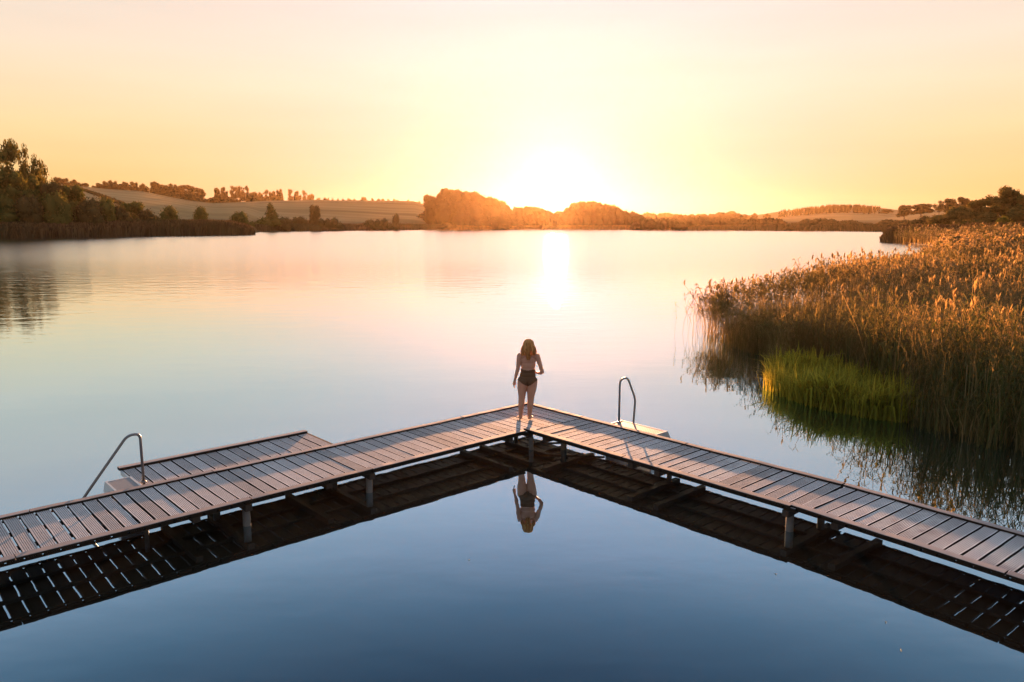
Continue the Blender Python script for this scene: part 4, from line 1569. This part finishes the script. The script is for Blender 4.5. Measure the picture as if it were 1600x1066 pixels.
cap(hb + Vector((-.030, -.002, .050)), hb + Vector((-.056, .0, .056)), .010, .0085, 1, 10, 2)

me = bpy.data.meshes.new('body_source')
bm.to_mesh(me)
bm.free()
src = bpy.data.objects.new('body_source', me)
COL.objects.link(src)
md = src.modifiers.new('remesh', 'REMESH')
md.mode = 'VOXEL'
md.voxel_size = 0.0055
md.use_smooth_shade = True
sm = src.modifiers.new('smooth', 'SMOOTH')
sm.factor = 0.5
sm.iterations = 5
dg = bpy.context.evaluated_depsgraph_get()
body = bpy.data.meshes.new_from_object(src.evaluated_get(dg))
bpy.data.objects.remove(src)
body.name = 'body'
feet = W(821.5, 655.5, ZD)
PE = empty('person', (feet.x, feet.y, ZD + .004), R(-2))
PE.scale = (1.10, 1.08, 1.0)
tag(PE, 'barefoot woman in a dark low backed swimsuit standing on the jetty corner', 'person')
bo = mesh_obj('body', body, PE, [SKIN])

# swimsuit: the covered part of the body, lifted off the skin
nv = len(body.vertices)
co = np.empty(nv * 3)
body.vertices.foreach_get('co', co)
co = co.reshape(-1, 3)
nn = np.empty(nv * 3)
body.vertices.foreach_get('normal', nn)
nn = nn.reshape(-1, 3)


def seg_d(P, a, b):
    a, b = np.array(a), np.array(b)
    ab = b - a
    t_ = np.clip(((P - a) @ ab) / (ab @ ab), 0, 1)
    return np.linalg.norm(P - a - t_[:, None] * ab, axis=1)


x, y, z = co[:, 0] - CX, co[:, 1], co[:, 2]
back = y < .02
top = np.where(back, 1.045 + np.abs(x) * .10, np.minimum(1.045 + (y - .02) * 3.2, 1.255 - np.abs(x) * .25))
low = .715 + .72 * np.clip(np.abs(x) - .015, 0, 1) + .0 * y
inside = (z < top) & (z > low) & (np.abs(x) < .20)
arm = np.minimum.reduce([seg_d(co, (CX - .178, -.022, 1.12), (CX - .186, -.024, 1.05)), seg_d(co, (CX - .186, -.024, 1.05), (CX - .236, .016, .84)),
                         seg_d(co, (CX + .236, -.032, 1.12), (CX + .268, -.018, .995)), seg_d(co, (CX + .268, -.018, .995), (CX + .165, .150, .945)),
                         seg_d(co, (CX + .165, .150, .945), (CX + .06, .20, .945))])
inside &= arm > .046
# halter straps up the front to the neck
strap = (y > 0.0) & (z > 1.2) & (z < 1.43) & (np.abs(np.abs(x) - (.065 - (z - 1.2) * .14)) < .014)
inside |= strap
sv = co + nn * .0045
polys = [list(p_.vertices) for p_ in body.polygons]
keep = [p_ for p_ in polys if all(inside[i] for i in p_)]
used = sorted({i for p_ in keep for i in p_})
rem = {i: k for k, i in enumerate(used)}
sme = bpy.data.meshes.new('swimsuit')
sme.from_pydata([tuple(sv[i]) for i in used], [], [[rem[i] for i in p_] for p_ in keep])
sme.polygons.foreach_set('use_smooth', [True] * len(keep))
so = mesh_obj('swimsuit', sme, PE, [M_SUIT])
sd = so.modifiers.new('thickness', 'SOLIDIFY')
sd.thickness = .004
sd.offset = 0

# hair: many tapered locks from the parting to below the shoulders at the back
mb = MB()
rh = random.Random(8)
H = Vector((HX, HY, HZ))
for i in range(390):
    az = rh.uniform(R(-205), R(25))                    # around the back and the sides, not the face
    layer = rh.random()
    rx, ry, rz = .084 + .010 * layer, .098 + .008 * layer, .100 + .007 * layer
    start = rh.uniform(.02, .45)
    loose = i >= 330
    pts, rad = [], []
    dirx, diry = math.cos(az), math.sin(az)
    mid = max(0, -diry)
    Lend = 1.365 + rh.uniform(-.025, .04) - .13 * (abs(dirx) < .42) * (diry < 0) * rh.uniform(.2, 1.0)
    nseg = 9
    for k in range(nseg):
        f = k / (nseg - 1)
        th = start + (math.pi / 2 + .15 - start) * min(1, f / .5)
        if f <= .5:
            q = Vector((math.sin(th) * dirx * rx, math.sin(th) * diry * ry, math.cos(th) * rz + .015))
            pos = H + q
        else:
            g_ = (f - .5) / .5
            base_ = H + Vector((math.sin(th) * dirx * rx, math.sin(th) * diry * ry, math.cos(th) * rz + .015))
            flare = (.030 * math.sin(min(1, g_ * 1.2) * math.pi * .55) + .010 * layer) * (1 if abs(dirx) > .42 or diry > 0 else .4) + .006 * math.sin(g_ * 9 + i)
            pull = 1 - .10 * g_ * g_ * mid
            pos = Vector((HX + (base_.x - HX) * pull + dirx * flare, base_.y + (diry * flare) + (-.028 - base_.y) * g_ * .25 * (1 if diry < 0 else .3), base_.z + (Lend - base_.z) * g_))
            if pos.z < 1.42:
                pos.y = min(pos.y, -.062 - .03 * (1.42 - pos.z)) if diry < -.1 else pos.y
        if loose:
            pos += Vector((dirx, diry, 0)) * .020 * f * rh.uniform(.5, 1.3)
        pos += Vector((rh.gauss(0, .0025), rh.gauss(0, .0025), 0))
        pts.append(pos)
        rad.append((.0022 if loose else .0075) * (1 - .75 * max(0, f - .55) / .45) + .0010)
    mb.tube(pts, rad, 5, rh.random())
mb.build('hair', M_HAIR, PE)

# ------------------------------------------------------------------ evening haze over the lake
me = bpy.data.meshes.new('haze')
hb_ = [(-1900, -250, -2.6), (1900, -250, -2.6), (1900, 2500, -2.6), (-1900, 2500, -2.6), (-1900, -250, 85), (1900, -250, 85), (1900, 2500, 85), (-1900, 2500, 85)]
me.from_pydata(hb_, [], [(0, 3, 2, 1), (4, 5, 6, 7), (0, 1, 5, 4), (1, 2, 6, 5), (2, 3, 7, 6), (3, 0, 4, 7)])
m_, t = new_mat('haze')
pv = N(t, 'ShaderNodeVolumePrincipled')
pv.inputs['Color'].default_value = (1.0, 0.62, 0.28, 1)
pv.inputs['Density'].default_value = 0.00003
pv.inputs['Anisotropy'].default_value = 0.8
o_ = N(t, 'ShaderNodeOutputMaterial')
t.links.new(pv.outputs[0], o_.inputs['Volume'])
ho = mesh_obj('haze', me, None, [m_])
tag(ho, 'golden evening haze hanging over the lake and the hills', 'haze', kind='stuff')
